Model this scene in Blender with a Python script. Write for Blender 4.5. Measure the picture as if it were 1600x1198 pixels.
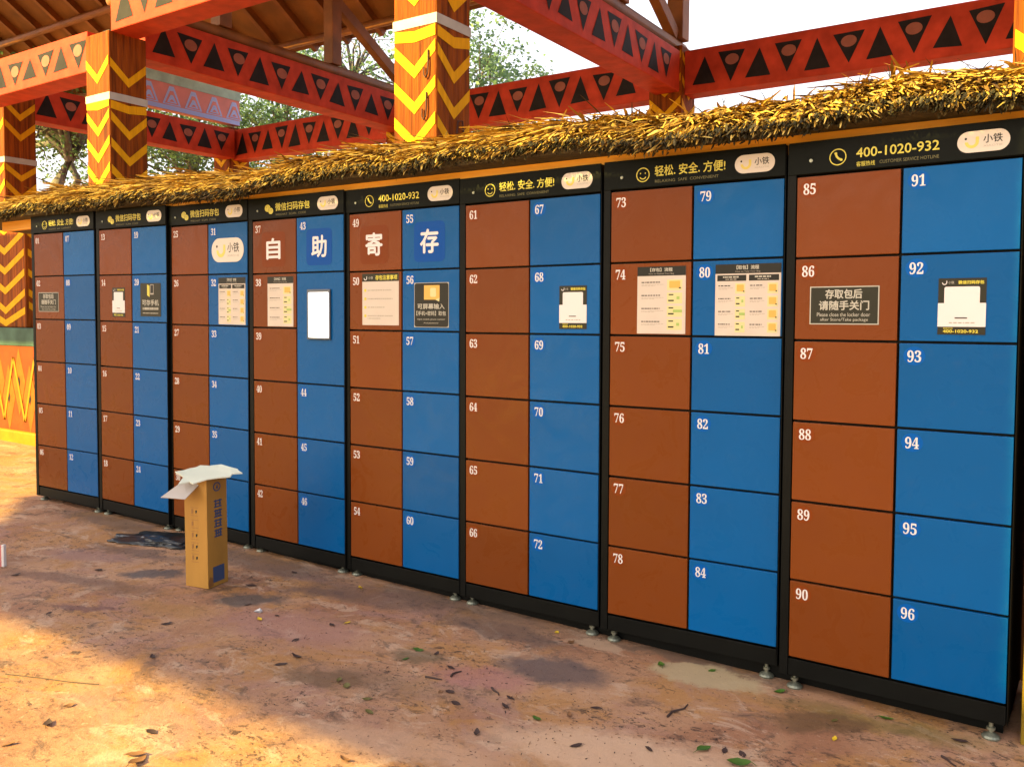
import bpy, bmesh, math, random
from mathutils import Vector, Matrix, Euler
random.seed(7)
R = math.radians
SC = bpy.context.scene
COL = SC.collection
for o in list(SC.objects):
    bpy.data.objects.remove(o)

# ------------------------------------------------------------------ camera, sky, sun, exposure
cd = bpy.data.cameras.new('camera')
cam = bpy.data.objects.new('camera', cd); COL.objects.link(cam); SC.camera = cam
cd.sensor_width = 36.0; cd.lens = 30.4255; cd.shift_y = -36.0 / 1600.0
cd.clip_start = 0.05; cd.clip_end = 600
YAW, PITCH, ROLL = R(33.729), R(-2.8986), R(0.3451)
cam.location = (6.6023, -3.4343, 1.4427)
_f = Vector((-math.sin(YAW) * math.cos(PITCH), math.cos(YAW) * math.cos(PITCH), math.sin(PITCH)))
_r = Vector((math.cos(YAW), math.sin(YAW), 0)); _u = _r.cross(_f)
_r2 = _r * math.cos(ROLL) + _u * math.sin(ROLL); _u2 = -_r * math.sin(ROLL) + _u * math.cos(ROLL)
cam.rotation_euler = Matrix((_r2, _u2, -_f)).transposed().to_euler()

SUN = Vector((-0.476, -0.723, 0.5)).normalized()      # towards the sun
KX, KY = -SUN.x / SUN.z, -SUN.y / SUN.z               # ground shift of a shadow per metre of height
W = bpy.data.worlds.new('World'); SC.world = W; W.use_nodes = True
wn = W.node_tree.nodes; wl = W.node_tree.links
sky = wn.new('ShaderNodeTexSky'); sky.sky_type = 'NISHITA'; sky.sun_disc = False
sky.sun_elevation = math.asin(SUN.z); sky.sun_rotation = math.atan2(SUN.x, SUN.y)
sky.air_density = 1.0; sky.dust_density = 6.0; sky.ozone_density = 0.6
veil = wn.new('ShaderNodeTexNoise'); veil.inputs['Scale'].default_value = 2.2; veil.inputs['Detail'].default_value = 5
vr = wn.new('ShaderNodeMapRange'); vr.inputs[1].default_value = 0.3; vr.inputs[2].default_value = 0.7; vr.inputs[3].default_value = 0.62; vr.inputs[4].default_value = 0.95
vm = wn.new('ShaderNodeMix'); vm.data_type = 'RGBA'; vm.inputs[7].default_value = (2.25, 2.16, 2.2, 1)      # thin bright cloud
wl.new(veil.outputs[0], vr.inputs[0]); wl.new(vr.outputs[0], vm.inputs[0]); wl.new(sky.outputs[0], vm.inputs[6])
wl.new(vm.outputs[2], wn['Background'].inputs[0]); wn['Background'].inputs[1].default_value = 0.15
sd = bpy.data.lights.new('sun', 'SUN'); so = bpy.data.objects.new('sun', sd); COL.objects.link(so)
sd.energy = 4.2; sd.angle = R(0.5); sd.color = (1.0, 0.76, 0.20)
so.rotation_euler = (-SUN).to_track_quat('-Z', 'Y').to_euler()
V = SC.view_settings
V.view_transform = 'Standard'; V.look = 'None'; V.gamma = 1.0; V.use_curve_mapping = False; V.exposure = 2.25
SC.cycles.use_denoising = True
SC.cycles.max_bounces = 8

# ------------------------------------------------------------------ materials
def mat(name, col, rough=0.6, metal=0.0, spec=0.5, var=0.0, vscale=8.0, bump=0.0, bscale=60.0, coat=0.0,
        stretch=(1, 1, 1), emit=None, estr=1.0, transl=0.0, col2=None):
    m = bpy.data.materials.new(name); m.use_nodes = True
    n, l = m.node_tree.nodes, m.node_tree.links
    b = n['Principled BSDF']
    c = (*col, 1)
    b.inputs['Base Color'].default_value = c
    b.inputs['Roughness'].default_value = rough; b.inputs['Metallic'].default_value = metal
    b.inputs['Specular IOR Level'].default_value = spec; b.inputs['Coat Weight'].default_value = coat
    if emit:
        b.inputs['Emission Color'].default_value = (*emit, 1); b.inputs['Emission Strength'].default_value = estr
    if var or bump or col2:
        tc = n.new('ShaderNodeTexCoord'); mp = n.new('ShaderNodeMapping'); mp.inputs['Scale'].default_value = stretch
        l.new(tc.outputs['Object'], mp.inputs[0])
    if var or col2:
        t = n.new('ShaderNodeTexNoise'); t.inputs['Scale'].default_value = vscale; t.inputs['Detail'].default_value = 6
        l.new(mp.outputs[0], t.inputs['Vector'])
        r = n.new('ShaderNodeValToRGB'); l.new(t.outputs[0], r.inputs[0])
        lo = [x * (1 - var) for x in col]; hi = [min(1, x * (1 + var)) for x in (col2 or col)]
        r.color_ramp.elements[0].position = 0.3; r.color_ramp.elements[1].position = 0.7
        r.color_ramp.elements[0].color = (*lo, 1); r.color_ramp.elements[1].color = (*hi, 1)
        l.new(r.outputs[0], b.inputs['Base Color'])
    if bump:
        t2 = n.new('ShaderNodeTexNoise'); t2.inputs['Scale'].default_value = bscale; t2.inputs['Detail'].default_value = 5
        l.new(mp.outputs[0], t2.inputs['Vector'])
        bp = n.new('ShaderNodeBump'); bp.inputs['Strength'].default_value = bump; bp.inputs['Distance'].default_value = 0.01
        l.new(t2.outputs[0], bp.inputs['Height']); l.new(bp.outputs[0], b.inputs['Normal'])
    if transl:
        tr = n.new('ShaderNodeBsdfTranslucent'); tr.inputs[0].default_value = c
        mx = n.new('ShaderNodeMixShader'); mx.inputs[0].default_value = transl
        l.new(b.outputs[0], mx.inputs[1]); l.new(tr.outputs[0], mx.inputs[2])
        l.new(mx.outputs[0], n['Material Output'].inputs[0])
    return m

def island_mat(name, stops, rough=0.7, transl=0.0, nscale=0.0):
    """colour picked per loose piece (straw, leaf)"""
    m = bpy.data.materials.new(name); m.use_nodes = True
    n, l = m.node_tree.nodes, m.node_tree.links
    b = n['Principled BSDF']; b.inputs['Roughness'].default_value = rough; b.inputs['Specular IOR Level'].default_value = 0.3
    g = n.new('ShaderNodeNewGeometry'); r = n.new('ShaderNodeValToRGB')
    l.new(g.outputs['Random Per Island'], r.inputs[0])
    e = r.color_ramp.elements
    while len(e) < len(stops): e.new(0.5)
    for k, (p, c) in enumerate(stops):
        e[k].position = p; e[k].color = (*c, 1)
    l.new(r.outputs[0], b.inputs['Base Color'])
    if transl:
        tr = n.new('ShaderNodeBsdfTranslucent'); l.new(r.outputs[0], tr.inputs[0])
        mx = n.new('ShaderNodeMixShader'); mx.inputs[0].default_value = transl
        l.new(b.outputs[0], mx.inputs[1]); l.new(tr.outputs[0], mx.inputs[2])
        l.new(mx.outputs[0], n['Material Output'].inputs[0])
    return m

M = {}
M['carcass'] = mat('black_powder_coat', (0.0032, 0.0036, 0.003), 0.5, spec=0.09, var=0.25, vscale=5, bump=0.04, bscale=300)
M['header'] = mat('black_header_film', (0.003, 0.0042, 0.003), 0.5, spec=0.07)
def door_mat(name, col, var):
    m = mat(name, col, 0.3, spec=0.10, var=var, vscale=1.3, bump=0.03, bscale=4)
    n, l = m.node_tree.nodes, m.node_tree.links; bs = n['Principled BSDF']
    tc = n.new('ShaderNodeTexCoord'); oi = n.new('ShaderNodeObjectInfo')
    ad = n.new('ShaderNodeVectorMath'); ad.operation = 'MULTIPLY_ADD'; ad.inputs[1].default_value = (9, 9, 9)
    l.new(oi.outputs['Location'], ad.inputs[0]); l.new(tc.outputs['Object'], ad.inputs[2])
    t = n.new('ShaderNodeTexNoise'); t.inputs['Scale'].default_value = 7; t.inputs['Detail'].default_value = 8; t.inputs['Roughness'].default_value = .65; t.inputs['Distortion'].default_value = 1.2
    l.new(ad.outputs[0], t.inputs['Vector'])
    r = n.new('ShaderNodeMapRange'); r.inputs[1].default_value = .35; r.inputs[2].default_value = .7; r.inputs[3].default_value = .20; r.inputs[4].default_value = .50
    l.new(t.outputs[0], r.inputs[0]); l.new(r.outputs[0], bs.inputs['Roughness'])
    # per-door paint batch and faint dusty smears
    hv = n.new('ShaderNodeHueSaturation'); mr = n.new('ShaderNodeMapRange'); mr.inputs[3].default_value = .90; mr.inputs[4].default_value = 1.10
    l.new(oi.outputs['Random'], mr.inputs[0]); l.new(mr.outputs[0], hv.inputs['Value'])
    src = bs.inputs['Base Color'].links[0].from_socket; l.new(src, hv.inputs['Color'])
    t2 = n.new('ShaderNodeTexNoise'); t2.inputs['Scale'].default_value = 12; t2.inputs['Detail'].default_value = 9; t2.inputs['Roughness'].default_value = .75; t2.inputs['Distortion'].default_value = 2
    l.new(ad.outputs[0], t2.inputs['Vector'])
    r2 = n.new('ShaderNodeMapRange'); r2.inputs[1].default_value = .56; r2.inputs[2].default_value = .78; r2.inputs[3].default_value = 0; r2.inputs[4].default_value = .05; l.new(t2.outputs[0], r2.inputs[0])
    mx = n.new('ShaderNodeMix'); mx.data_type = 'RGBA'; mx.inputs[7].default_value = (0.20, 0.16, 0.12, 1)
    l.new(r2.outputs[0], mx.inputs[0]); l.new(hv.outputs[0], mx.inputs[6]); l.new(mx.outputs[2], bs.inputs['Base Color'])
    return m
M['brown'] = door_mat('brown_painted_steel', (0.138, 0.0335, 0.0055), 0.08)
M['blue'] = door_mat('blue_painted_steel', (0.0002, 0.074, 0.232), 0.08)
M['brown_disc'] = mat('brown_film_disc', (0.160, 0.033, 0.005), 0.36, spec=0.07)
M['blue_disc'] = mat('blue_film_disc', (0.0002, 0.077, 0.31), 0.36, spec=0.07)
M['brown_sq'] = mat('brown_film_square', (0.146, 0.031, 0.0045), 0.3, spec=0.07)
M['blue_sq'] = mat('blue_film_square', (0.0002, 0.054, 0.255), 0.3, spec=0.07)
M['white'] = mat('white_vinyl', (0.55, 0.53, 0.52), 0.45)
M['badge'] = mat('cream_badge', (0.50, 0.45, 0.38), 0.4)
M['yellow'] = mat('yellow_vinyl', (0.48, 0.42, 0.02), 0.45)
M['yellow_dim'] = mat('dull_yellow_vinyl', (0.10, 0.09, 0.015), 0.5)
M['lemon'] = mat('lemon_print', (0.56, 0.46, 0.08), 0.5)
M['paper'] = mat('cream_paper', (0.46, 0.40, 0.335), 0.5, var=0.05, vscale=6)
M['ink'] = mat('dark_ink', (0.012, 0.012, 0.009), 0.5, spec=.2)
M['inkgrey'] = mat('grey_ink', (0.30, 0.27, 0.22), 0.5)
M['signdark'] = mat('dark_olive_sign', (0.017, 0.017, 0.009), 0.5, spec=.2)
M['signtext'] = mat('grey_sign_print', (0.34, 0.33, 0.27), 0.5)
M['print_orange'] = mat('orange_print', (0.55, 0.31, 0.045), 0.5)
M['print_pale'] = mat('pale_yellow_print', (0.50, 0.46, 0.21), 0.5)
M['print_green'] = mat('green_print', (0.25, 0.36, 0.08), 0.5)
M['screen'] = mat('lit_screen', (0.8, 0.8, 0.8), 0.2, emit=(1.0, 0.97, 0.95), estr=0.75)
M['bezel'] = mat('grey_screen_bezel', (0.05, 0.065, 0.09), 0.3)
M['steel'] = mat('galvanised_steel', (0.20, 0.21, 0.16), 0.45, metal=0.7, var=0.25, vscale=60)
M['zinc'] = mat('dull_zinc', (0.35, 0.37, 0.33), 0.5, metal=0.5)
M['fascia'] = mat('orange_painted_board', (0.80, 0.36, 0.012), 0.55, var=0.22, vscale=3, bump=0.25, bscale=40, stretch=(0.25, 4, 6))
M['ochre'] = mat('olive_ochre_board', (0.17, 0.115, 0.010), 0.65, spec=.15, var=0.3, vscale=6, bump=0.3, bscale=20, stretch=(5, 5, .4))
M['post'] = mat('carved_brown_timber', (0.150, 0.032, 0.0015), 0.7, spec=0.12, var=0.45, vscale=6, bump=1.0, bscale=16, stretch=(6, 6, 0.30), col2=(0.20, 0.048, 0.002))
M['chev'] = mat('yellow_chevron_paint', (0.60, 0.31, 0.003), 0.7, spec=0.12, var=0.12, vscale=9, bump=0.4, bscale=20, stretch=(4, 4, 0.5))
M['band'] = mat('grey_blue_band_paint', (0.36, 0.37, 0.34), 0.6, var=0.15, vscale=8)
M['beam'] = mat('red_beam_paint', (0.46, 0.050, 0.020), 0.55, spec=0.10, var=0.24, vscale=7, bump=0.22, bscale=26)
M['beamtri'] = mat('charcoal_paint', (0.016, 0.0125, 0.0125), 0.6, spec=.12, var=0.3, vscale=10)
M['beamdisc'] = mat('pinkish_brown_paint', (0.30, 0.105, 0.07), 0.6, spec=.15, var=0.15, vscale=10)
M['wood'] = mat('brown_roof_timber', (0.20, 0.068, 0.010), 0.6, var=0.35, vscale=4, bump=0.4, bscale=20)
M['soffit'] = mat('brown_roof_boards', (0.19, 0.072, 0.011), 0.75, var=0.45, vscale=2.0, bump=0.5, bscale=18)
M['teal'] = mat('teal_wall_paint', (0.34, 0.54, 0.46), 0.6, var=0.25, vscale=5)
M['tealdark'] = mat('weathered_teal_paint', (0.055, 0.105, 0.075), 0.7, spec=.15, var=0.35, vscale=5)
M['mural'] = mat('orange_mural_paint', (0.20, 0.036, 0.003), 0.7, spec=.15, var=0.25, vscale=4)
M['muralgold'] = mat('gold_mural_paint', (0.36, 0.15, 0.004), 0.7, spec=.15, var=0.15, vscale=7)
M['muralamber'] = mat('amber_mural_paint', (0.25, 0.075, 0.003), 0.7, spec=.15, var=0.2, vscale=7)
M['pink'] = mat('dusty_pink_paint', (0.62, 0.22, 0.19), 0.6, var=0.12, vscale=4)
M['skyblue'] = mat('sky_blue_paint', (0.36, 0.48, 0.88), 0.6)
M['carton'] = mat('corrugated_cardboard', (0.33, 0.165, 0.022), 0.75, var=0.14, vscale=5, bump=0.15, bscale=40, stretch=(1, 1, 0.3))
M['cartonblue'] = mat('blue_carton_print', (0.030, 0.055, 0.13), 0.6)
M['cartonbrown'] = mat('brown_carton_print', (0.20, 0.085, 0.02), 0.6)
M['board'] = mat('white_torn_board', (0.52, 0.55, 0.45), 0.7, var=0.05, vscale=9)
M['flap'] = mat('pale_inner_carton', (0.40, 0.36, 0.32), 0.7, var=0.06, vscale=9)
M['bag'] = mat('black_plastic_film', (0.008, 0.010, 0.012), 0.28)
M['rope'] = mat('dark_rope', (0.06, 0.02, 0.008), 0.8)
M['redboard'] = mat('dull_red_board', (0.42, 0.12, 0.11), 0.6)
STRAW = island_mat('weathered_straw', [(0.0, (0.04, 0.020, 0.006)), (0.18, (0.17, 0.085, 0.014)), (0.45, (0.36, 0.21, 0.032)), (0.8, (0.52, 0.33, 0.055)), (1.0, (0.64, 0.46, 0.13))], 0.75)
STRAWD = island_mat('dark_straw_ends', [(0.0, (0.012, 0.011, 0.006)), (0.5, (0.035, 0.030, 0.012)), (0.85, (0.075, 0.060, 0.022)), (1.0, (0.17, 0.13, 0.05))], 0.85)  # aged, damp straw ends, darker than the thatch on top
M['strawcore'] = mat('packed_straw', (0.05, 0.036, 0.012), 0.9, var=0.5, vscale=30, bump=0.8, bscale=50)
LEAF1 = island_mat('tree_leaves', [(0.0, (0.055, 0.115, 0.045)), (0.5, (0.10, 0.18, 0.07)), (1.0, (0.17, 0.26, 0.10))], 0.5, 0.35)
LEAF2 = island_mat('pale_tree_leaves', [(0.0, (0.07, 0.15, 0.08)), (0.5, (0.12, 0.22, 0.11)), (1.0, (0.19, 0.30, 0.15))], 0.5, 0.4)
M['bark'] = mat('grey_bark', (0.12, 0.105, 0.095), 0.9, var=0.4, vscale=9, bump=0.6, bscale=30)

def ground_mat():
    m = bpy.data.materials.new('stained_red_concrete'); m.use_nodes = True
    n, l = m.node_tree.nodes, m.node_tree.links
    b = n['Principled BSDF']; b.inputs['Roughness'].default_value = 0.75; b.inputs['Specular IOR Level'].default_value = 0.35
    tc = n.new('ShaderNodeTexCoord'); P = tc.outputs['Object']
    def noise(scale, detail=6, rough=0.55, dist=0.0, vec=P):
        t = n.new('ShaderNodeTexNoise'); t.inputs['Scale'].default_value = scale; t.inputs['Detail'].default_value = detail
        t.inputs['Roughness'].default_value = rough; t.inputs['Distortion'].default_value = dist; l.new(vec, t.inputs['Vector']); return t
    def ramp(src, a, bb, ca=(0, 0, 0), cb=(1, 1, 1)):
        r = n.new('ShaderNodeValToRGB'); l.new(src, r.inputs[0])
        r.color_ramp.elements[0].position = a; r.color_ramp.elements[1].position = bb
        r.color_ramp.elements[0].color = (*ca, 1); r.color_ramp.elements[1].color = (*cb, 1); return r.outputs[0]
    def mix(fac, a, bb, mode='MIX', k=1.0):
        x = n.new('ShaderNodeMix'); x.data_type = 'RGBA'; x.blend_type = mode
        if k != 1.0:
            mu = n.new('ShaderNodeMath'); mu.operation = 'MULTIPLY'; mu.inputs[1].default_value = k; l.new(fac, mu.inputs[0]); fac = mu.outputs[0]
        l.new(fac, x.inputs[0])
        for s, i in ((a, 6), (bb, 7)):
            if isinstance(s, tuple): x.inputs[i].default_value = (*s, 1)
            else: l.new(s, x.inputs[i])
        return x.outputs[2]
    def OFF(k):
        mp = n.new('ShaderNodeMapping'); mp.inputs['Location'].default_value = (k, k * 1.7, 0); mp.inputs['Rotation'].default_value = (0, 0, k)
        mp.inputs['Scale'].default_value = (1, 1.5, 1); l.new(P, mp.inputs[0]); return mp.outputs[0]
    c = ramp(noise(1.3, 9, 0.66, 0.6).outputs[0], 0.38, 0.62, (0.27, 0.125, 0.066), (0.40, 0.225, 0.125))
    c = mix(ramp(noise(2.0, 10, 0.68, 1.0).outputs[0], 0.51, 0.59), c, (0.36, 0.17, 0.045), k=0.65)     # ochre
    c = mix(ramp(noise(1.7, 9, 0.66, 0.8, OFF(3.1)).outputs[0], 0.53, 0.63), c, (0.30, 0.165, 0.135), k=0.6)      # mauve
    c = mix(ramp(noise(3.6, 12, 0.74, 0.8, OFF(7.7)).outputs[0], 0.545, 0.60), c, (0.46, 0.31, 0.21), k=0.7)        # pale worn concrete
    c = mix(ramp(noise(4.4, 12, 0.78, 0.5, OFF(12.3)).outputs[0], 0.54, 0.63), c, (0.085, 0.052, 0.036), k=0.75)      # dirt
    c = mix(ramp(noise(13, 12, 0.82, 0.4, OFF(5.5)).outputs[0], 0.56, 0.63), c, (0.085, 0.045, 0.028), k=0.7)             # blots
    c = mix(ramp(noise(38, 10, 0.85, 0.3, OFF(9.1)).outputs[0], 0.58, 0.64), c, (0.07, 0.036, 0.022), k=0.65)              # speckle
    c = mix(ramp(noise(90, 6, 0.8).outputs[0], 0.30, 0.75), c, (0.5, 0.5, 0.5), 'OVERLAY', k=0.4)
    def mul(a_, b_):
        q = n.new('ShaderNodeMath'); q.operation = 'MULTIPLY'; l.new(a_, q.inputs[0]); l.new(b_, q.inputs[1]); return q.outputs[0]
    patch = ramp(noise(1.4, 8, 0.7, 0.6, OFF(21.0)).outputs[0], 0.44, 0.58)
    c = mix(mul(patch, ramp(noise(21, 6, 0.72, 0.5, OFF(2.2)).outputs[0], 0.555, 0.60)), c, (0.050, 0.028, 0.019), k=0.85)   # clustered grime
    c = mix(mul(patch, ramp(noise(52, 4, 0.7, 0.2, OFF(8.8)).outputs[0], 0.60, 0.64)), c, (0.045, 0.026, 0.018), k=0.85)
    c = mix(ramp(noise(47, 4, 0.7, 0.2, OFF(15.0)).outputs[0], 0.63, 0.68), c, (0.50, 0.36, 0.25), k=0.6)                      # pale grit
    wob = noise(6.0, 10, 0.72).outputs['Color']
    def stain(c, x, y, ax, ay, col, k, rot=0.0, soft=0.45):
        mp = n.new('ShaderNodeMapping'); mp.vector_type = 'TEXTURE'
        mp.inputs['Location'].default_value = (x, y, 0); mp.inputs['Rotation'].default_value = (0, 0, rot); mp.inputs['Scale'].default_value = (ax, ay, 1000)
        ad = n.new('ShaderNodeVectorMath'); ad.operation = 'MULTIPLY_ADD'; l.new(wob, ad.inputs[0])
        ad.inputs[1].default_value = (0.30, 0.30, 0); l.new(P, ad.inputs[2])
        sb = n.new('ShaderNodeVectorMath'); sb.operation = 'SUBTRACT'; l.new(ad.outputs[0], sb.inputs[0]); sb.inputs[1].default_value = (0.15, 0.15, 0)
        l.new(sb.outputs[0], mp.inputs[0])
        ln = n.new('ShaderNodeVectorMath'); ln.operation = 'LENGTH'; l.new(mp.outputs[0], ln.inputs[0])
        f = ramp(ln.outputs['Value'], 1 - soft, 1.0, (1, 1, 1), (0, 0, 0))
        return mix(f, c, col, k=k)
    for s in STAINS: c = stain(c, *s)
    l.new(c, b.inputs['Base Color'])
    rr = n.new('ShaderNodeMapRange'); l.new(noise(2.0, 6).outputs[0], rr.inputs[0]); rr.inputs[3].default_value = 0.38; rr.inputs[4].default_value = 0.85
    l.new(rr.outputs[0], b.inputs['Roughness'])
    bp = n.new('ShaderNodeBump'); bp.inputs['Strength'].default_value = 0.7; bp.inputs['Distance'].default_value = 0.012
    l.new(noise(14, 12, 0.78).outputs[0], bp.inputs['Height']); l.new(bp.outputs[0], b.inputs['Normal'])
    return m
GREYS = (0.10, 0.075, 0.065)
STAINS = [
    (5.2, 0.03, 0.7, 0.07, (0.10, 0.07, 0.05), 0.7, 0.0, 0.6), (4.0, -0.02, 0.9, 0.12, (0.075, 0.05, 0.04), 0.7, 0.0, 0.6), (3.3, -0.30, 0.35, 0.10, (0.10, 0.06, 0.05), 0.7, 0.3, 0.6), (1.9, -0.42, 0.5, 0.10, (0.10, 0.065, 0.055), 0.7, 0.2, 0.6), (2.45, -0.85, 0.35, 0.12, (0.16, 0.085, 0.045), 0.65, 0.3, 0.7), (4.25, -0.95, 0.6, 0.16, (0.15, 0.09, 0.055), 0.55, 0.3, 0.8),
    (2.88, -0.54, 0.26, 0.03, (0.06, 0.04, 0.03), 0.6, 1.13, 0.6), (3.42, -1.36, 0.20, 0.035, (0.10, 0.06, 0.045), 0.6, 2.2, 0.6), (6.0, -0.12, 0.5, 0.10, (0.17, 0.12, 0.03), 0.6, 0.1, 0.6),  # x, y, half sizes, colour, strength, rotation
    (2.35, -0.60, 0.20, 0.10, (0.075, 0.065, 0.065), 0.85, 0.5), (3.10, -0.58, 0.24, 0.13, (0.075, 0.062, 0.055), 0.85, 0.6),
    (4.80, -0.42, 0.30, 0.17, (0.10, 0.070, 0.065), 0.85, 0.3), (5.84, -0.24, 0.24, 0.10, (0.12, 0.065, 0.03), 0.8, 0.5),
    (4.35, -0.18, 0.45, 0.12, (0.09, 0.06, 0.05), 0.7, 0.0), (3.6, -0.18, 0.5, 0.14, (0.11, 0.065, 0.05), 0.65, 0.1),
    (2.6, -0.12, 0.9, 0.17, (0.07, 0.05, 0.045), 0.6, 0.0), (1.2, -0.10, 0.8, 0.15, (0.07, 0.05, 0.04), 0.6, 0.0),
    (5.34, -0.10, 0.26, 0.13, (0.40, 0.30, 0.17), 0.9, 0.15, 0.25), (4.80, -0.05, 0.14, 0.07, (0.38, 0.25, 0.16), 0.85, 0.2, 0.3),
    (4.25, -0.62, 0.16, 0.08, (0.12, 0.085, 0.045), 0.7, 0.4), (3.55, -0.72, 0.5, 0.2, (0.30, 0.15, 0.13), 0.55, 0.2),
    (4.6, -0.66, 0.25, 0.12, (0.32, 0.14, 0.13), 0.6, 0.2), (2.0, -0.95, 0.5, 0.10, (0.14, 0.075, 0.055), 0.7, 0.3),
    (2.55, -1.12, 0.22, 0.05, (0.13, 0.06, 0.055), 0.75, 0.4), (5.35, -0.88, 0.6, 0.20, (0.52, 0.34, 0.22), 0.85, 0.25), (4.7, -1.25, 0.5, 0.14, (0.48, 0.29, 0.18), 0.7, 0.25),
    (4.1, -1.02, 0.22, 0.07, (0.13, 0.075, 0.04), 0.7, 0.3), (1.75, -0.62, 0.4, 0.12, (0.26, 0.15, 0.13), 0.6, 0.3),
    (2.9, -0.9, 0.3, 0.12, (0.33, 0.17, 0.055), 0.6, 0.3),
]

# ------------------------------------------------------------------ helpers
def G(x, y): return 0.04 - 0.0117 * x                     # the gently sloping ground
class MB:
    def __init__(s): s.v = []; s.f = []; s.m = []
    def add(s, vs, fs, mi=0):
        k = len(s.v); s.v += [tuple(v) for v in vs]; s.f += [tuple(i + k for i in f) for f in fs]; s.m += [mi] * len(fs)
    def box(s, x0, y0, z0, x1, y1, z1, mi=0):
        s.add([(x0, y0, z0), (x1, y0, z0), (x1, y1, z0), (x0, y1, z0), (x0, y0, z1), (x1, y0, z1), (x1, y1, z1), (x0, y1, z1)],
              [(3, 2, 1, 0), (4, 5, 6, 7), (0, 1, 5, 4), (1, 2, 6, 5), (2, 3, 7, 6), (3, 0, 4, 7)], mi)
    def beam(s, a, b, w, h, mi=0, up=(0, 0, 1)):
        a, b = Vector(a), Vector(b); d = (b - a).normalized(); r = d.cross(Vector(up)).normalized(); u = r.cross(d)
        vs = [p + r * (i * w / 2) + u * (j * h / 2) for p in (a, b) for i, j in ((-1, -1), (1, -1), (1, 1), (-1, 1))]
        s.add(vs, [(3, 2, 1, 0), (4, 5, 6, 7), (0, 1, 5, 4), (1, 2, 6, 5), (2, 3, 7, 6), (3, 0, 4, 7)], mi)
    def tube(s, pts, rad, n=6, mi=0, cap=True):
        pts = [Vector(p) for p in pts]; k0 = len(s.v); rads = rad if isinstance(rad, (list, tuple)) else [rad] * len(pts)
        for i, p in enumerate(pts):
            d = (pts[min(i + 1, len(pts) - 1)] - pts[max(i - 1, 0)]).normalized()
            r = d.cross(Vector((0.31, 0.17, 0.93))); r = r.normalized() if r.length > 1e-4 else Vector((1, 0, 0)); u = r.cross(d)
            for j in range(n):
                t = 2 * math.pi * j / n; s.v.append(tuple(p + (r * math.cos(t) + u * math.sin(t)) * rads[i]))
        for i in range(len(pts) - 1):
            for j in range(n):
                a = k0 + i * n + j; b = k0 + i * n + (j + 1) % n; s.f.append((a, b, b + n, a + n)); s.m.append(mi)
        if cap:
            e = k0 + (len(pts) - 1) * n
            s.f.append(tuple(k0 + j for j in range(n))[::-1]); s.m.append(mi); s.f.append(tuple(e + j for j in range(n))); s.m.append(mi)
    def lathe(s, x, y, prof, n=14, mi=0):
        k0 = len(s.v)
        for r, z in prof:
            for j in range(n): t = 2 * math.pi * j / n; s.v.append((x + r * math.cos(t), y + r * math.sin(t), z))
        for i in range(len(prof) - 1):
            for j in range(n):
                a = k0 + i * n + j; b = k0 + i * n + (j + 1) % n; s.f.append((a, b, b + n, a + n)); s.m.append(mi)
        e = k0 + (len(prof) - 1) * n; s.f.append(tuple(e + j for j in range(n))); s.m.append(mi)
    # flat print facing -y; d is how proud it lies
    def poly(s, pts, d, mi=0): s.add([(x, -d, z) for x, z in pts], [tuple(range(len(pts)))], mi)
    def rect(s, x0, z0, x1, z1, d, mi=0): s.poly([(x0, z0), (x1, z0), (x1, z1), (x0, z1)], d, mi)
    def rrect(s, x0, z0, x1, z1, r, d, mi=0, n=6):
        pts = []
        for cx, cz, a in ((x1 - r, z0 + r, -90), (x1 - r, z1 - r, 0), (x0 + r, z1 - r, 90), (x0 + r, z0 + r, 180)):
            for k in range(n + 1): t = R(a + 90 * k / n); pts.append((cx + r * math.cos(t), cz + r * math.sin(t)))
        s.poly(pts, d, mi)
    def slab(s, x0, z0, x1, z1, d0, d1, mi=0):        # thin sheet with thickness
        s.box(x0, -d1, z0, x1, -d0, z1, mi)
    def disc(s, cx, cz, rx, rz, d, mi=0, n=20): s.poly([(cx + rx * math.cos(2 * math.pi * k / n), cz + rz * math.sin(2 * math.pi * k / n)) for k in range(n)], d, mi)
    def arc(s, cx, cz, r0, r1, a0, a1, d, mi=0, n=20):
        for k in range(n):
            t0, t1 = R(a0 + (a1 - a0) * k / n), R(a0 + (a1 - a0) * (k + 1) / n)
            q = [(cx + r0 * math.cos(t0), cz + r0 * math.sin(t0)), (cx + r1 * math.cos(t0), cz + r1 * math.sin(t0)),
                 (cx + r1 * math.cos(t1), cz + r1 * math.sin(t1)), (cx + r0 * math.cos(t1), cz + r0 * math.sin(t1))]
            s.poly(q, d, mi)
    def text(s, string, x0, z0, x1, z1, d, mi=0, bold=0.0, fitw=True):
        """string laid into the box; d proud of the surface"""
        v, f = GLYPH[string]
        ax, bx = min(p[0] for p in v), max(p[0] for p in v); az, bz = min(p[1] for p in v), max(p[1] for p in v)
        kx, kz = (x1 - x0) / (bx - ax), (z1 - z0) / (bz - az)
        if not fitw: kx = kz
        offs = [(0, 0)] if not bold else [(-bold, 0), (bold, 0), (0, bold), (0, -bold)]
        for i, (ox, oz) in enumerate(offs):
            s.add([(x0 + (p[0] - ax) * kx + ox, -d - i * 0.00006, z0 + (p[1] - az) * kz + oz) for p in v], f, mi)
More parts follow.
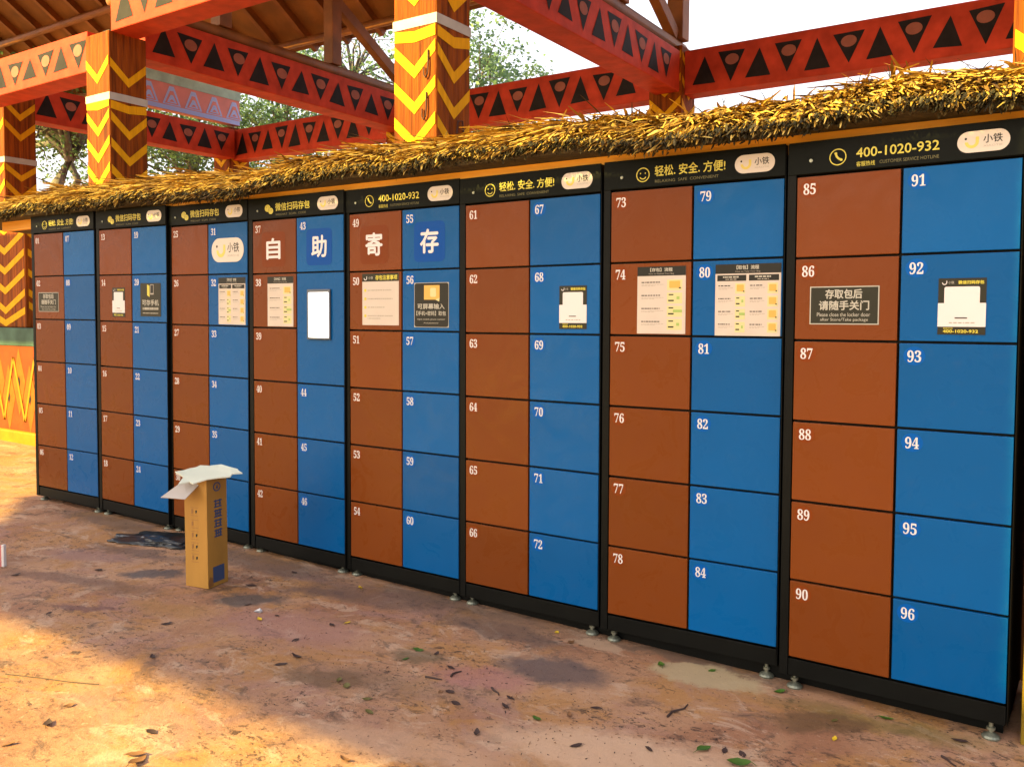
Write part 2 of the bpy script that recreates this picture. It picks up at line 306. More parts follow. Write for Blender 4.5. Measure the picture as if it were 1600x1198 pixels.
    def build(s, name, mats, parent=None, smooth=False, bevel=0.0, seg=2, loc=None):
        me = bpy.data.meshes.new(name); me.from_pydata(s.v, [], s.f)
        ms = mats if isinstance(mats, (list, tuple)) else [mats]
        for m in ms: me.materials.append(m)
        if len(ms) > 1: me.polygons.foreach_set('material_index', s.m)
        me.update()
        o = bpy.data.objects.new(name, me); COL.objects.link(o)
        if parent: o.parent = parent
        if loc: o.location = loc
        if smooth: me.polygons.foreach_set('use_smooth', [True] * len(me.polygons))
        if bevel:
            b = o.modifiers.new('bevel', 'BEVEL'); b.width = bevel; b.segments = seg; b.limit_method = 'ANGLE'; b.angle_limit = R(40)
        return o
def tag(o, label=None, cat=None, group=None, kind=None):
    for k, v in (('label', label), ('category', cat), ('group', group), ('kind', kind)):
        if v: o[k] = v
    return o
def empty(name, loc=(0, 0, 0), rot=(0, 0, 0)):
    o = bpy.data.objects.new(name, None); COL.objects.link(o); o.location = loc; o.rotation_euler = rot; o.empty_display_size = 0.2; return o

# ------------------------------------------------------------------ lettering, made once
GLYPH = {}
def bold_digits(s): return ''.join(chr(0x1D7CE + int(c)) for c in s)
STRINGS = ['小铁', 'XIAOTIE', '轻松. 安全. 方便!', 'RELAXING  SAFE  CONVENIENT', '微信扫码存包', 'WECHAT  SCAN  CODE', '400-1020-932', '客服热线',
           'CUSTOMER SERVICE HOTLINE', '自', '助', '寄', '存', '存取包后', '请随手关门', 'Please close the locker door', 'after Store/Take package',
           '可存手机', '可屏幕输入', '【手机+密码】取包', 'Input mobile phone number', 'And password', '存包注意事项', '【存包】流程', '【取包】流程',
           'How to Deposit Your Bag', 'How to Take Your Bag', 'U']
NUMS = [bold_digits('%02d' % k) for k in range(1, 97)]
def make_glyphs():
    obs = []
    for s in STRINGS + NUMS:
        c = bpy.data.curves.new('lettering', 'FONT'); c.body = s; c.size = 1; c.resolution_u = 3
        o = bpy.data.objects.new('lettering', c); COL.objects.link(o); obs.append((s, o, c))
    dg = bpy.context.evaluated_depsgraph_get()
    for s, o, c in obs:
        me = bpy.data.meshes.new_from_object(o.evaluated_get(dg))
        GLYPH[s] = ([(v.co.x, v.co.y) for v in me.vertices], [tuple(p.vertices) for p in me.polygons])
        bpy.data.meshes.remove(me)
    for s, o, c in obs:
        bpy.data.objects.remove(o); bpy.data.curves.remove(c)
make_glyphs()

# ------------------------------------------------------------------ ground
g = MB(); n = 24
for i in range(n + 1):
    for j in range(n + 1):
        x = -150 + 300 * i / n; y = -150 + 300 * j / n; g.v.append((x, y, G(x, y)))
for i in range(n):
    for j in range(n):
        a = i * (n + 1) + j; g.f.append((a, a + n + 1, a + n + 2, a + 1)); g.m.append(0)
tag(g.build('ground', ground_mat()), kind='structure')

# ------------------------------------------------------------------ painted timber pavilion behind the lockers
PAV = empty('pavilion', (1.2, 2.8, 0.03))
tag(PAV, 'open timber pavilion with yellow chevron posts and red triangle-painted beams behind the lockers', 'pavilion')
def pchild(mb, name, m, parent=PAV, **k):
    o = mb.build(name, m, parent, **k)
    if parent is PAV: o.location = tuple(-c for c in PAV.location)
    return o
def vstroke(parent, org, ax, nrm, w, z, t=0.075, rise=0.15, ins=0.008):
    """one painted V on a post face"""
    org, ax, nrm = Vector(org), Vector(ax), Vector(nrm)
    def P(u, zz): return org + ax * u + Vector((0, 0, zz)) + nrm * 0.003
    mb = MB(); mb.add([P(ins, z + rise), P(w / 2, z), P(w / 2, z + t), P(ins, z + rise + t), P(w - ins, z + rise), P(w - ins, z + rise + t)], [(0, 1, 2, 3), (1, 4, 5, 2)])
    mb.build('chevron', M['chev'], parent)
def chevrons(parent, w, h, apex, sp, skip, org, ax, nrm):
    z = apex
    while z < h:
        if not any(z + .225 > a and z < b for a, b in skip): vstroke(parent, org, ax, nrm, w, z)
        elif z + .06 < skip[0][0]: vstroke(parent, org, ax, nrm, w, z, rise=max(.02, skip[0][0] - z - .075), t=.07)
        z += sp
def post(x, y, z1, w, off=0.0, band=3.26, hooks=False, detail=True, z0=None):
    zb = G(x, y) if z0 is None else z0
    s = MB(); s.box(x, y, zb, x + w, y + w, z1)
    po = pchild(s, 'post', M['post'], bevel=0.012)
    lo = 1.95 + off
    sk = [(band - 0.005, band + 0.06)]
    chevrons(po, w, z1 - 0.25, lo, 0.225, sk, (x, y, 0), (1, 0, 0), (0, -1, 0))
    chevrons(po, w, z1 - 0.25, lo - 0.02, 0.225, sk, (x + w, y, 0), (0, 1, 0), (1, 0, 0))
    if band:
        b = MB(); e = 0.004
        b.box(x - e, y - e, band, x + w + e, y + w + e, band + 0.062)
        b.build('band', M['band'], po)
    if hooks:
        for hx, hz in ((x + w * .76, 2.70), (x + w * .80, 2.96)):
            hk = MB(); hk.tube([(hx + .012, y - .01, hz + .15), (hx + .014, y - .013, hz + .06), (hx + .008, y - .014, hz), (hx - .008, y - .014, hz - .02), (hx - .022, y - .013, hz), (hx - .022, y - .011, hz + .05)], .0055, 5)
            hk.build('rope_hook', M['rope'], po)
        hk = MB(); hk.tube([(x + w + .01, y + .2, 2.62), (x + w + .01, y + .21, 2.70), (x + w + .01, y + .26, 2.71), (x + w + .01, y + .27, 2.64)], .0055, 5); hk.build('rope_hook', M['rope'], po)
    return po
PW = 0.353; YF = 0.866; YB = 4.736
FRONT = [(6.287, 4.4), (2.797, 4.4), (-0.755, 4.4)]
post(2.797, YF, 4.4, PW, 0.10, 3.27, hooks=True)
post(-0.755, YF, 3.85, PW, 0.12, 3.27)
post(6.287, YF, 4.4, PW, 0.05, 3.5)
post(-3.87, 1.52, 4.0, PW, 0.10, 3.13, z0=1.0)
post(2.797, YB, 4.14, PW, 0.12, 0)
post(-0.755, YB, 4.14, PW, 0.0, 0)
post(-4.10, YB, 4.14, PW, 0.04, 0)
post(6.287, YB, 4.14, PW, 0.0, 0)
post(9.8, YF, 4.4, PW, 0.05, 3.3); post(9.8, YB, 4.14, PW, 0.0, 0)

def motif(parent, L, h, org, ax, nrm, start=0.0):
    """row of painted triangles along one face of a beam"""
    org, ax, nrm = Vector(org), Vector(ax), Vector(nrm)
    def P(u, z, e=0.003): return org + ax * u + Vector((0, 0, z)) + nrm * e
    u = start; k = 0
    flip = ax.cross(Vector((0, 0, 1))).dot(nrm) < 0
    def face(q, mi, mb):
        mb.add(q[::-1] if flip else q, [tuple(range(len(q)))], mi)
    rnd = random.Random(int(L * 100) + int(org.x * 10))
    while u < L - 0.02:
        j = lambda s=0.010: rnd.uniform(-s, s)
        mb = MB()
        b, t = 0.075 + j(), h - 0.075 + j()
        if k % 2 == 0:
            w = 0.235
            if u + w < L: face([P(u + j(), b + j()), P(u + w + j(), b + j()), P(u + w * .55 + j(), t + j())], 0, mb)
        else:
            w = 0.265
            if u + w < L:
                face([P(u + w / 2 + j(), b - .01 + j()), P(u + w + j(), t + j()), P(u + j(), t + j())], 0, mb)
                cu, cz = u + w / 2 + j(), t - 0.085 + j(.006)
                face([P(cu + .068 * math.cos(2 * math.pi * q / 18), cz + .052 * math.sin(2 * math.pi * q / 18), 0.005) for q in range(18)], 1, mb)
        if mb.v: mb.build('painted_triangle', [M['beamtri'], M['beamdisc']], parent)
        u += 0.270 if k % 2 == 0 else 0.272
        k += 1
def xbeam(x0, x1, y, z0, h=0.42, w=0.24, dep=0.0, start=0.08, front=True):
    s = MB(); s.box(x0, y, z0, x1, y + w, z0 + h)
    o = pchild(s, 'beam', M['beam'], bevel=0.008)
    motif(o, x1 - x0, h, (x0, y, z0), (1, 0, 0), (0, -1, 0), start); return o
def ybeam(x, y0, y1, z0, h=0.40, w=0.24, start=0.06):
    s = MB(); s.box(x - w, y0, z0, x, y1, z0 + h)
    o = pchild(s, 'beam', M['beam'], bevel=0.008)
    motif(o, y1 - y0, h, (x, y0, z0), (0, 1, 0), (1, 0, 0), start); return o
e = 0.003
# beams are butted between the posts
for a, b in ((3.15, 6.287), (6.64, 9.8), (-0.402, 2.797), (-3.747, -0.755)):
    xbeam(a + e, b - e, YB + 0.06, 3.66, 0.43, 0.22)
for x in (3.15, -0.402, 6.64): ybeam(x - 0.02, YF + PW + e, YB - e, 3.70 if x != 3.15 else 3.68, 0.40, 0.26)
ybeam(-3.62, 1.52 + PW + e, YB - e, 3.67, 0.40, 0.24)
xbeam(-0.402 + e, 2.797 - e, YF + 0.02, 3.84, 0.42, 0.26); xbeam(3.15 + e, 6.287 - e, YF + 0.02, 3.84, 0.42, 0.26)
xbeam(-3.55, -0.755 - e, YF + 0.02, 3.555, 0.35, 0.26)
# trusses over the cross beams
def truss(x):
    t = MB()
    t.tube([(x - .13, YF + .1, 4.17), (x - .13, YB + .3, 4.17)], 0.068, 10)
    pchild(t, 'top_log', M['wood'], smooth=True)
    for yy, z1 in ((3.54, 5.6), (2.05, 6.1)):
        t = MB(); t.box(x - .20, yy, 4.23, x - .06, yy + .14, z1); pchild(t, 'king_post', M['wood'], bevel=.006)
    t = MB(); t.box(x - .21, YB + .10, 4.24, x - .04, YB + .27, 5.1); pchild(t, 'king_post', M['wood'], bevel=.006)
    t = MB(); t.beam((x - .13, 3.66, 4.93), (x - .13, YB + .08, 4.27), .10, .12); pchild(t, 'brace', M['wood'], bevel=.006)
    t = MB(); t.beam((x - .13, 2.12, 5.3), (x - .13, YF + .2, 4.27), .10, .12); pchild(t, 'brace', M['wood'], bevel=.006)
for x in (3.15, -0.402, 6.64): truss(x)
# roof: boards, rafters, thatch; ridge along x
RY, RZ, EZ, EF, EB = 2.80, 6.85, 5.20, 0.15, 5.30
RX0, RX1 = -9.5, 12.0
def roof_z(y): return EZ + (RZ - EZ) * ((y - EF) / (RY - EF) if y < RY else (EB - y) / (EB - RY))
s = MB()
for y0, y1 in ((EF, RY), (RY, EB)):
    z0, z1 = roof_z(y0), roof_z(y1)
    vs = [(RX0, y0, z0), (RX1, y0, z0), (RX1, y1, z1), (RX0, y1, z1)]
    top = [(a, b, c + 0.30) for a, b, c in vs]
    s.add(vs + top, [(3, 2, 1, 0), (4, 5, 6, 7), (0, 1, 5, 4), (1, 2, 6, 5), (2, 3, 7, 6), (3, 0, 4, 7)])
pchild(s, 'roof', M['soffit'])
x = RX0 + .15
while x < 3.6:
    for y0, y1 in ((EF + .02, RY - .08), (RY + .08, EB - .02)):
        s = MB(); s.beam((x, y0, roof_z(y0) - .055), (x, y1, roof_z(y1) - .055), .07, .10); pchild(s, 'rafter', M['wood'])
    x += 0.62
for y in (0.5, 1.6, 4.0, 5.05):
    s = MB(); s.tube([(RX0, y, roof_z(y) - .16), (RX1, y, roof_z(y) - .16)], .055, 8); pchild(s, 'purlin', M['wood'], smooth=True)
# pedestal and mural plinth of the far post
s = MB(); s.box(-3.98, 1.40, 1.292, -2.89, 2.0, 2.42); ped = pchild(s, 'pedestal', M['post'], bevel=.012)
for k in range(6):
    z = 1.22 + k * .215
    if z > 1.26: vstroke(ped, (-3.74, 1.40, 0), (1, 0, 0), (0, -1, 0), .84, z, .075, .20)
    else: vstroke(ped, (-3.74, 1.40, 0), (1, 0, 0), (0, -1, 0), .84, 1.30, .075, .14)
    vstroke(ped, (-2.89, 1.42, 0), (0, 1, 0), (1, 0, 0), .56, max(z, 1.30), .075, .20)
s = MB(); s.box(-5.2, 1.28, 0.0, -2.2, 2.05, 1.28); pl = pchild(s, 'plinth', M['mural'], bevel=.01)
s = MB(); s.box(-5.21, 1.27, 1.10, -2.19, 2.06, 1.29); s.build('painted_band', M['tealdark'], pl, bevel=.01)
s = MB(); s.box(-5.24, 1.24, 0.0, -2.16, 2.1, 0.20); s.build('footing', M['muralgold'], pl, bevel=.02)
mz = MB()
u = -5.0
def fz(pts, d, mi): mz.add([(a, 1.28 - d, b) for a, b in pts], [tuple(range(len(pts)))], mi)
for k in range(7):
    cx = -4.98 + k * .43
    for dx, zz in ((0, .72), (0.215, .55)):
        q = [(cx + dx, zz - .36), (cx + dx + .13, zz), (cx + dx, zz + .36), (cx + dx - .13, zz)]
        fz(q, .002, 1)
        fz([(cx + dx, zz - .07), (cx + dx + .025, zz), (cx + dx, zz + .07), (cx + dx - .025, zz)], .004, 2)
    a, b, c_ = cx - .108, cx + .108, cx + .322
    for p, q_ in (((a, .98), (b, .30)), ((b, .30), (c_, .98))):
        fz([(p[0] - .018, p[1]), (p[0] + .018, p[1]), (q_[0] + .018, q_[1]), (q_[0] - .018, q_[1])][::-1 if p[1] < q_[1] else 1], .006, 0)
mz.build('zigzag_paint', [M['muralgold'], M['muralamber'], M['beamtri']], pl)
# painted gable board over the far cross beam
s = MB(); s.box(-3.90, 2.95, 4.18, -3.78, 4.95, 5.0); gb = pchild(s, 'gable_board', M['pink'])
s = MB(); s.box(-3.91, 2.94, 4.53, -3.77, 4.96, 5.01); s.build('painted_band', M['teal'], gb)
for k in range(6):
    y = 3.15 + k * .34; c = MB()
    for r, mi, dd in ((.14, 0, .003), (.105, 1, .005), (.075, 0, .007), (.04, 1, .009)):
        c.add([(-3.78 + dd, y - r, 4.255 + (.14 - r) * .4), (-3.78 + dd, y + r, 4.255 + (.14 - r) * .4), (-3.78 + dd, y + r * .25, 4.255 + r * 1.75), (-3.78 + dd, y - r * .25, 4.255 + r * 1.75)], [(0, 1, 2, 3)], mi)
    c.build('painted_triangle', [M['skyblue'], M['pink']], gb)
c = MB(); c.add([(-3.777, 2.95, 4.185), (-3.777, 4.95, 4.185), (-3.777, 4.95, 4.245), (-3.777, 2.95, 4.245)], [(0, 1, 2, 3)], 0)
c.build('painted_line', M['skyblue'], gb)

# ------------------------------------------------------------------ unseen roof added behind the camera, outlined to shade the lockers
CH = 5.0
cp = [(-8, -1.40), (6.80, -1.40), (6.435, 0.0), (8.27, 2.80), (1.71, 2.80), (-0.13, 0.0), (0.95, -0.75), (-8, -0.75)]
CAN = empty('added_shade_roof', (1.0, -8.0, G(1, -8)))
tag(CAN, 'unseen straw covered roof added behind the camera to shade the row of lockers', 'added_shade_roof')
def cchild(mb, name, m):
    o = mb.build(name, m, CAN); o.location = tuple(-c for c in CAN.location); return o
s = MB(); top = [(x - KX * CH, y - KY * CH, CH) for x, y in cp]; n = len(top)
s.add(top + [(a, b, c + .14) for a, b, c in top], [tuple(range(n))[::-1], tuple(range(n, 2 * n))] + [(i, (i + 1) % n, (i + 1) % n + n, i + n) for i in range(n)])
cchild(s, 'roof', M['strawcore'])  # added slab, outline projected from the wanted shadow on the ground
s = MB(); cp2 = [(-5.5, 2.9), (-.55, 2.9), (-.05, 4.6), (-5.5, 4.6)]; tp2 = [(x - KX * CH, y - KY * CH, CH) for x, y in cp2]
s.add(tp2 + [(a, b, c + .1) for a, b, c in tp2], [(3, 2, 1, 0), (4, 5, 6, 7), (0, 1, 5, 4), (1, 2, 6, 5), (2, 3, 7, 6), (3, 0, 4, 7)]); cchild(s, 'roof', M['strawcore'])  # second unseen slab, added to shade the far-left pedestal
s = MB(); rnd = random.Random(3)
for k in range(n):
    a, b = Vector(top[k]), Vector(top[(k + 1) % n]); d = (b - a); L = d.length; d.normalize(); out = Vector((d.y, -d.x, 0))
    for q in range(int(L * 38)):
        p = a + d * rnd.uniform(0, L); ln = (abs(rnd.gauss(0, .13)) + .03) if k not in (2, 3, 4) else .02
        t = (out + d * rnd.uniform(-.5, .5) + Vector((0, 0, rnd.uniform(-.3, .1)))).normalized(); w = d * rnd.uniform(.006, .016)
        p = p + Vector((0, 0, rnd.uniform(.02, .12)))
        s.add([p - w - out * .05, p + w - out * .05, p + t * ln + w * .3, p + t * ln - w * .3], [(0, 1, 2, 3)])
o = cchild(s, 'shade_roof_fringe', STRAW); o['kind'] = 'stuff'  # loose straws added to feather the edge of the cast shade
for x, y in ((-4.6, -8.4), (1.7, -8.55), (3.0, -4.5)):
    s = MB(); s.box(x, y, G(x, y), x + .2, y + .2, CH - .01); cchild(s, 'post', M['post'])  # posts added only to carry the unseen shade roof

# ------------------------------------------------------------------ thatched lean-to over the lockers
SH = empty('thatched_shelter', (3.2, 0.3, G(3.2, 0.3)))
tag(SH, 'shaggy straw thatched lean-to roof with orange fascia over the locker row', 'shelter')
def schild(mb, name, m, **k):
    o = mb.build(name, m, SH, **k); o.location = tuple(-c for c in SH.location); return o
SX0, SX1 = -1.15, 7.6
s = MB(); s.box(-0.55, 0.035, 2.085, 7.3, 0.065, 2.235); schild(s, 'fascia_board', M['fascia'], bevel=.004)
s = MB(); s.box(-0.06, 0.56, G(0, 0) - .05, 6.6, 0.60, 2.28); schild(s, 'back_wall', M['wood'])
s = MB(); s.add([(-.0, .062, G(0, 0) - .03), (6.39, .062, G(6.4, 0) - .03), (6.39, .062, .050), (0, .062, .088), (0, .08, G(0, 0) - .03), (6.39, .08, G(6.4, 0) - .03), (6.39, .08, .050), (0, .08, .088)],
    [(0, 1, 2, 3), (7, 6, 5, 4), (3, 2, 6, 7), (0, 3, 7, 4), (1, 5, 6, 2), (0, 4, 5, 1)]); schild(s, 'gap_shade_board', M['carcass'])  # black board added to stand for the shadow under the cabinets
s = MB(); s.box(6.447, 0.00, G(6.4, 0), 6.487, 0.5, 2.08); schild(s, 'side_board', M['ochre'], bevel=.004)
s = MB(); s.box(6.56, 0.10, G(6.4, 0), 6.68, 0.22, 2.08); schild(s, 'side_board', M['ochre'], bevel=.004)
def rx(x):   # sag and swell of the thatch along its length
    return 0.018 * math.sin(x * 1.9 + .5) + 0.014 * math.sin(x * 4.3 + 1.2) + 0.008 * math.sin(x * 9.7)
def prof(t, x):   # t 0 at the eave, 1 at the ridge
    return (-0.12 + 0.42 * t, 2.188 + rx(x) + 0.167 * t + 0.026 * math.sin(t * math.pi))
s = MB(); nx = 90
sec = [(-0.10, 2.174), (-0.12, 2.186)] + [prof(t, 0) for t in (.15, .35, .6, .85, 1.0)] + [(0.55, 2.30), (0.85, 2.20), (0.85, 2.14)]
for i in range(nx + 1):
    x = SX0 + (SX1 - SX0) * i / nx
    for k, (y, z) in enumerate(sec): s.v.append((x, y, z + (rx(x) if 0 < k < 8 else 0) - .012))
m = len(sec)
for i in range(nx):
    for k in range(m):
        a = i * m + k; b = i * m + (k + 1) % m; s.f.append((a, a + m, b + m, b)); s.m.append(0)
s.f.append(tuple(range(m))); s.m.append(0); s.f.append(tuple(nx * m + k for k in range(m))[::-1]); s.m.append(0)
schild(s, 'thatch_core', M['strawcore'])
def straw(mb, p, d, L, w, bend, rnd):
    d = d.normalized(); sd_ = d.cross(Vector((0, 0, 1)))
    sd_ = sd_.normalized() if sd_.length > 1e-3 else Vector((1, 0, 0)); up = sd_.cross(d)
    th = rnd.uniform(-.9, .9); sd_ = sd_ * math.cos(th) + up * math.sin(th); up2 = up + Vector((0, 0, 0))
    p1 = p + d * L * .55; p2 = p + d * L + Vector((0, 0, -bend))
    nn = sd_.cross(d) * (w * .35)
    mb.add([p - sd_ * w, p + nn, p + sd_ * w, p1 - sd_ * w, p1 + nn, p1 + sd_ * w, p2 - sd_ * w * .35, p2 + sd_ * w * .35],
           [(0, 1, 4, 3), (1, 2, 5, 4), (3, 4, 6), (4, 7, 6), (4, 5, 7)])
rnd = random.Random(11)
tp = MB(); N = 23000
for k in range(N):
    x = rnd.uniform(SX0, SX1); t = rnd.random() ** .85 * 1.08 - .02
    y, z = prof(min(t, 1), x)
    if t > .98: y += rnd.uniform(0, .10); z -= rnd.uniform(0, .03)
    z += rnd.uniform(-.012, .026) + .010 * math.sin(x * 5.1) * math.sin(x * 13 + t * 6) + .006 * math.sin(x * 23 + t * 9)
    lean = 0.35 * math.sin(x * 2.3 + t * 3) + .25 * math.sin(x * 11) + rnd.gauss(0, .38)
    if rnd.random() < .06: lean += rnd.gauss(0, 1.0)
    d = Vector((lean, -1.0, -.30 + rnd.gauss(0, .14) + (.25 if rnd.random() < .06 else 0)))
    Ls = min(rnd.uniform(.09, .28), max(.025, (y + .142 + rnd.uniform(0, .03)) * d.length))
    straw(tp, Vector((x, y, z)), d, Ls, rnd.uniform(.003, .0075), rnd.uniform(0, .02), rnd)
o = schild(tp, 'thatch', STRAW); o['kind'] = 'stuff'
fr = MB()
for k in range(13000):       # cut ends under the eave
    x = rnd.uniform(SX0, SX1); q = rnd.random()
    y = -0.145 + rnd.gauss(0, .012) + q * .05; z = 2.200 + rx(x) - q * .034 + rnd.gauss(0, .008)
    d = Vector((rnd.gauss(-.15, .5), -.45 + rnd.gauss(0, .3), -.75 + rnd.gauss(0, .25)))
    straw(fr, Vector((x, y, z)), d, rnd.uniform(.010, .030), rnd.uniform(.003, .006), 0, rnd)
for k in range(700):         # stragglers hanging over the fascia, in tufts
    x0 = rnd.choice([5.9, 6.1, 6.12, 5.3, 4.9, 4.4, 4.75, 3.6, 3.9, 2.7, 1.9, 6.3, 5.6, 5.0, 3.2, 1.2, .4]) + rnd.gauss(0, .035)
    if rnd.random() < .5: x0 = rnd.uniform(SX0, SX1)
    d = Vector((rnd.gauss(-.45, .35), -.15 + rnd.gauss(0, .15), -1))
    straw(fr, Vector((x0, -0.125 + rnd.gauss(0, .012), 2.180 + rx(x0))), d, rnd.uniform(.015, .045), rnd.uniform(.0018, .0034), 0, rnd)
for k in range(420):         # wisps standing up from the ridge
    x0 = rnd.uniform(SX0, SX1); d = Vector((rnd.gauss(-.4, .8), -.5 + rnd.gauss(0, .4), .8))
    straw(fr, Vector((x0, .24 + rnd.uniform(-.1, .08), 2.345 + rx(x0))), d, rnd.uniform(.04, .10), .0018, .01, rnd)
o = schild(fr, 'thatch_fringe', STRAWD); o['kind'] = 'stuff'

# ------------------------------------------------------------------ locker cabinets
A0, A1, B0, B1 = 0.0400, 0.4107, 0.4194, 0.7906
ROWS = [0.12, 0.4303, 0.7445, 1.0589, 1.3731, 1.6894, 2.0030]
GAP = 0.0045; YD = 0.0                           # door fronts lie on y = 0
UDX = [.0068, .0060, -.0106, .0030, -.0069, -.0082, -.0010, .0108]
UDY = [-.0202, -.0031, .0160, .0074, .0141, .0083, .0056, -.0281]
UDZ = [.0274, .0187, .0028, -.0050, -.0094, -.0116, -.0087, -.0142]
UYAW = [.0282, .0054, -.0119, -.0078, -.0056, -.0102, .0239, -.0205]
UROLL = [-.0026, -.0085, -.0078, -.0016, .0012, .0047, .0032, .0037]
MATS = [M['ink'], M['paper'], M['yellow'], M['inkgrey'], M['print_orange'], M['print_pale'], M['print_green'], M['signdark'], M['signtext'], M['badge'], M['lemon'], M['white']]
INK, PAP, YEL, GRY, ORG, PAL, GRN, SGN, STX, BDG, LEM, WHT = range(12)
def dashes(mb, x0, x1, z, h, d, mi, rnd):
    x = x0
    while x < x1:
        w = rnd.uniform(.004, .014); mb.rect(x, z, min(x + w, x1), z + h, d, mi); x += w + rnd.uniform(.0015, .004)
def ulogo(mb, cx, cz, r, d, mi, w=.34):
    """U-shaped smile"""
    mb.arc(cx, cz, r * (1 - w), r, 180, 360, d, mi, 14)
    mb.rect(cx + r * (1 - w), cz, cx + r, cz + r * .75, d, mi)
def badge(mb, x0, z0, x1, z1, d):
    h = z1 - z0; w = x1 - x0
    mb.rrect(x0, z0, x1, z1, h * .49, d, BDG, 8)
    cx, cz = x0 + h * .62, z0 + h * .50
    ulogo(mb, cx, cz, h * .30, d + .0004, LEM, .48)
    mb.disc(x0 + h * .36, z0 + h * .66, h * .055, h * .055, d + .0004, INK, 10)
    mb.text('小铁', x0 + w * .50, z0 + h * .40, x0 + w * .86, z0 + h * .80, d + .0004, INK, .0004)
    mb.text('XIAOTIE', x0 + w * .50, z0 + h * .22, x0 + w * .86, z0 + h * .31, d + .0004, GRY)
def header_print(kind):
    mb = MB(); d = 0.0008; ic = mb; mb2 = MB(); mb3 = MB()
    cx, cz, r = .190, 2.062, .031
    if kind == 'smile':
        mb.arc(cx, cz, r * .86, r, 0, 360, d, 1, 30)
        for sx in (-1, 1): mb.disc(cx + sx * r * .36, cz + r * .22, r * .09, r * .11, d, 1, 8)
        mb.arc(cx, cz - r * .08, r * .42, r * .55, 205, 335, d, 1, 12)
        mb2.text('轻松. 安全. 方便!', .245, 2.051, .552, 2.095, d, 1, .0008)
        mb3.text('RELAXING  SAFE  CONVENIENT', .246, 2.024, .525, 2.036, d, 2)
    elif kind == 'phone':
        mb.arc(cx, cz, r * .88, r, 0, 360, d, 1, 30)
        mb.arc(cx + r * .62, cz + r * .50, r * .74, r * .98, 178, 262, d, 1, 10)
        mb.disc(cx - r * .25, cz + r * .44, r * .17, r * .15, d + .0003, 1, 10); mb.disc(cx + r * .40, cz - r * .36, r * .17, r * .15, d + .0003, 1, 10)
        mb2.text('400-1020-932', .256, 2.053, .535, 2.087, d, 1, .0006)
        mb3.text('客服热线', .257, 2.020, .322, 2.038, d, 1)
        mb3.text('CUSTOMER SERVICE HOTLINE', .338, 2.024, .535, 2.036, d, 2)
    else:
        mb.disc(cx - .012, cz + .007, .025, .021, d, 1, 18); mb.disc(cx + .016, cz - .010, .021, .018, d + .0006, 1, 18)
        mb.disc(cx + .016, cz - .010, .0235, .0205, d + .0003, 0, 18)
        for ex, ez, dd in ((-.020, .013, .0003), (-.005, .013, .0003), (.010, -.006, .0009), (.022, -.006, .0009)): mb.disc(cx + ex, cz + ez, .0025, .0025, d + dd, 0, 8)
        mb2.text('微信扫码存包', .245, 2.049, .530, 2.094, d, 1, .0008)
        mb3.text('WECHAT  SCAN  CODE', .246, 2.022, .500, 2.034, d, 2)
    return (('emblem', mb), ('lettering', mb2), ('small_lettering', mb3))
T = 0.0012   # thickness of a stuck-on notice
def n_sign(x0, z0, x1, z1):
    mb = MB(); w, h = x1 - x0, z1 - z0
    mb.slab(x0, z0, x1, z1, 0.0002, T, STX); i = .004
    mb.rect(x0 + i, z0 + i, x1 - i, z1 - i, T + .0004, SGN); d = T + .0008
    mb.text('存取包后', x0 + w * .23, z0 + h * .68, x0 + w * .76, z0 + h * .92, d, STX, .0009)
    mb.text('请随手关门', x0 + w * .14, z0 + h * .38, x0 + w * .86, z0 + h * .62, d, STX, .0009)
    mb.text('Please close the locker door', x0 + w * .11, z0 + h * .21, x0 + w * .88, z0 + h * .31, d, STX)
    mb.text('after Store/Take package', x0 + w * .16, z0 + h * .07, x0 + w * .85, z0 + h * .17, d, STX)
    return mb
def n_code(x0, z0, x1, z1):       # contact poster; its square code is left blank
    mb = MB(); w, h = x1 - x0, z1 - z0
    mb.slab(x0, z0, x1, z1, 0.0002, T, SGN); d = T + .0004
    mb.rect(x0, z0 + h * .14, x1, z0 + h * .56, d, WHT)
    mb.rrect(x0 + w * .13, z0 + h * .32, x0 + w * .87, z0 + h * .85, .006, d + .0004, WHT, 4)
    ulogo(mb, x0 + w * .13, z0 + h * .925, w * .055, d, WHT)
    mb.text('小铁', x0 + w * .21, z0 + h * .90, x0 + w * .33, z0 + h * .95, d, STX)
    mb.text('微信扫码存包', x0 + w * .42, z0 + h * .895, x0 + w * .95, z0 + h * .955, d, YEL, .0005)
    mb.rect(x0 + w * .36, z0 + h * .285, x0 + w * .62, z0 + h * .305, d + .0008, INK)
    rnd = random.Random(5); dashes(mb, x0 + w * .24, x0 + w * .78, z0 + h * .20, h * .02, d + .0004, GRY, rnd)
    mb.text('客服热线', x0 + w * .12, z0 + h * .098, x0 + w * .32, z0 + h * .128, d, YEL)
    mb.text('400-1020-932', x0 + w * .12, z0 + h * .035, x0 + w * .85, z0 + h * .085, d, YEL, .0006)
    return mb
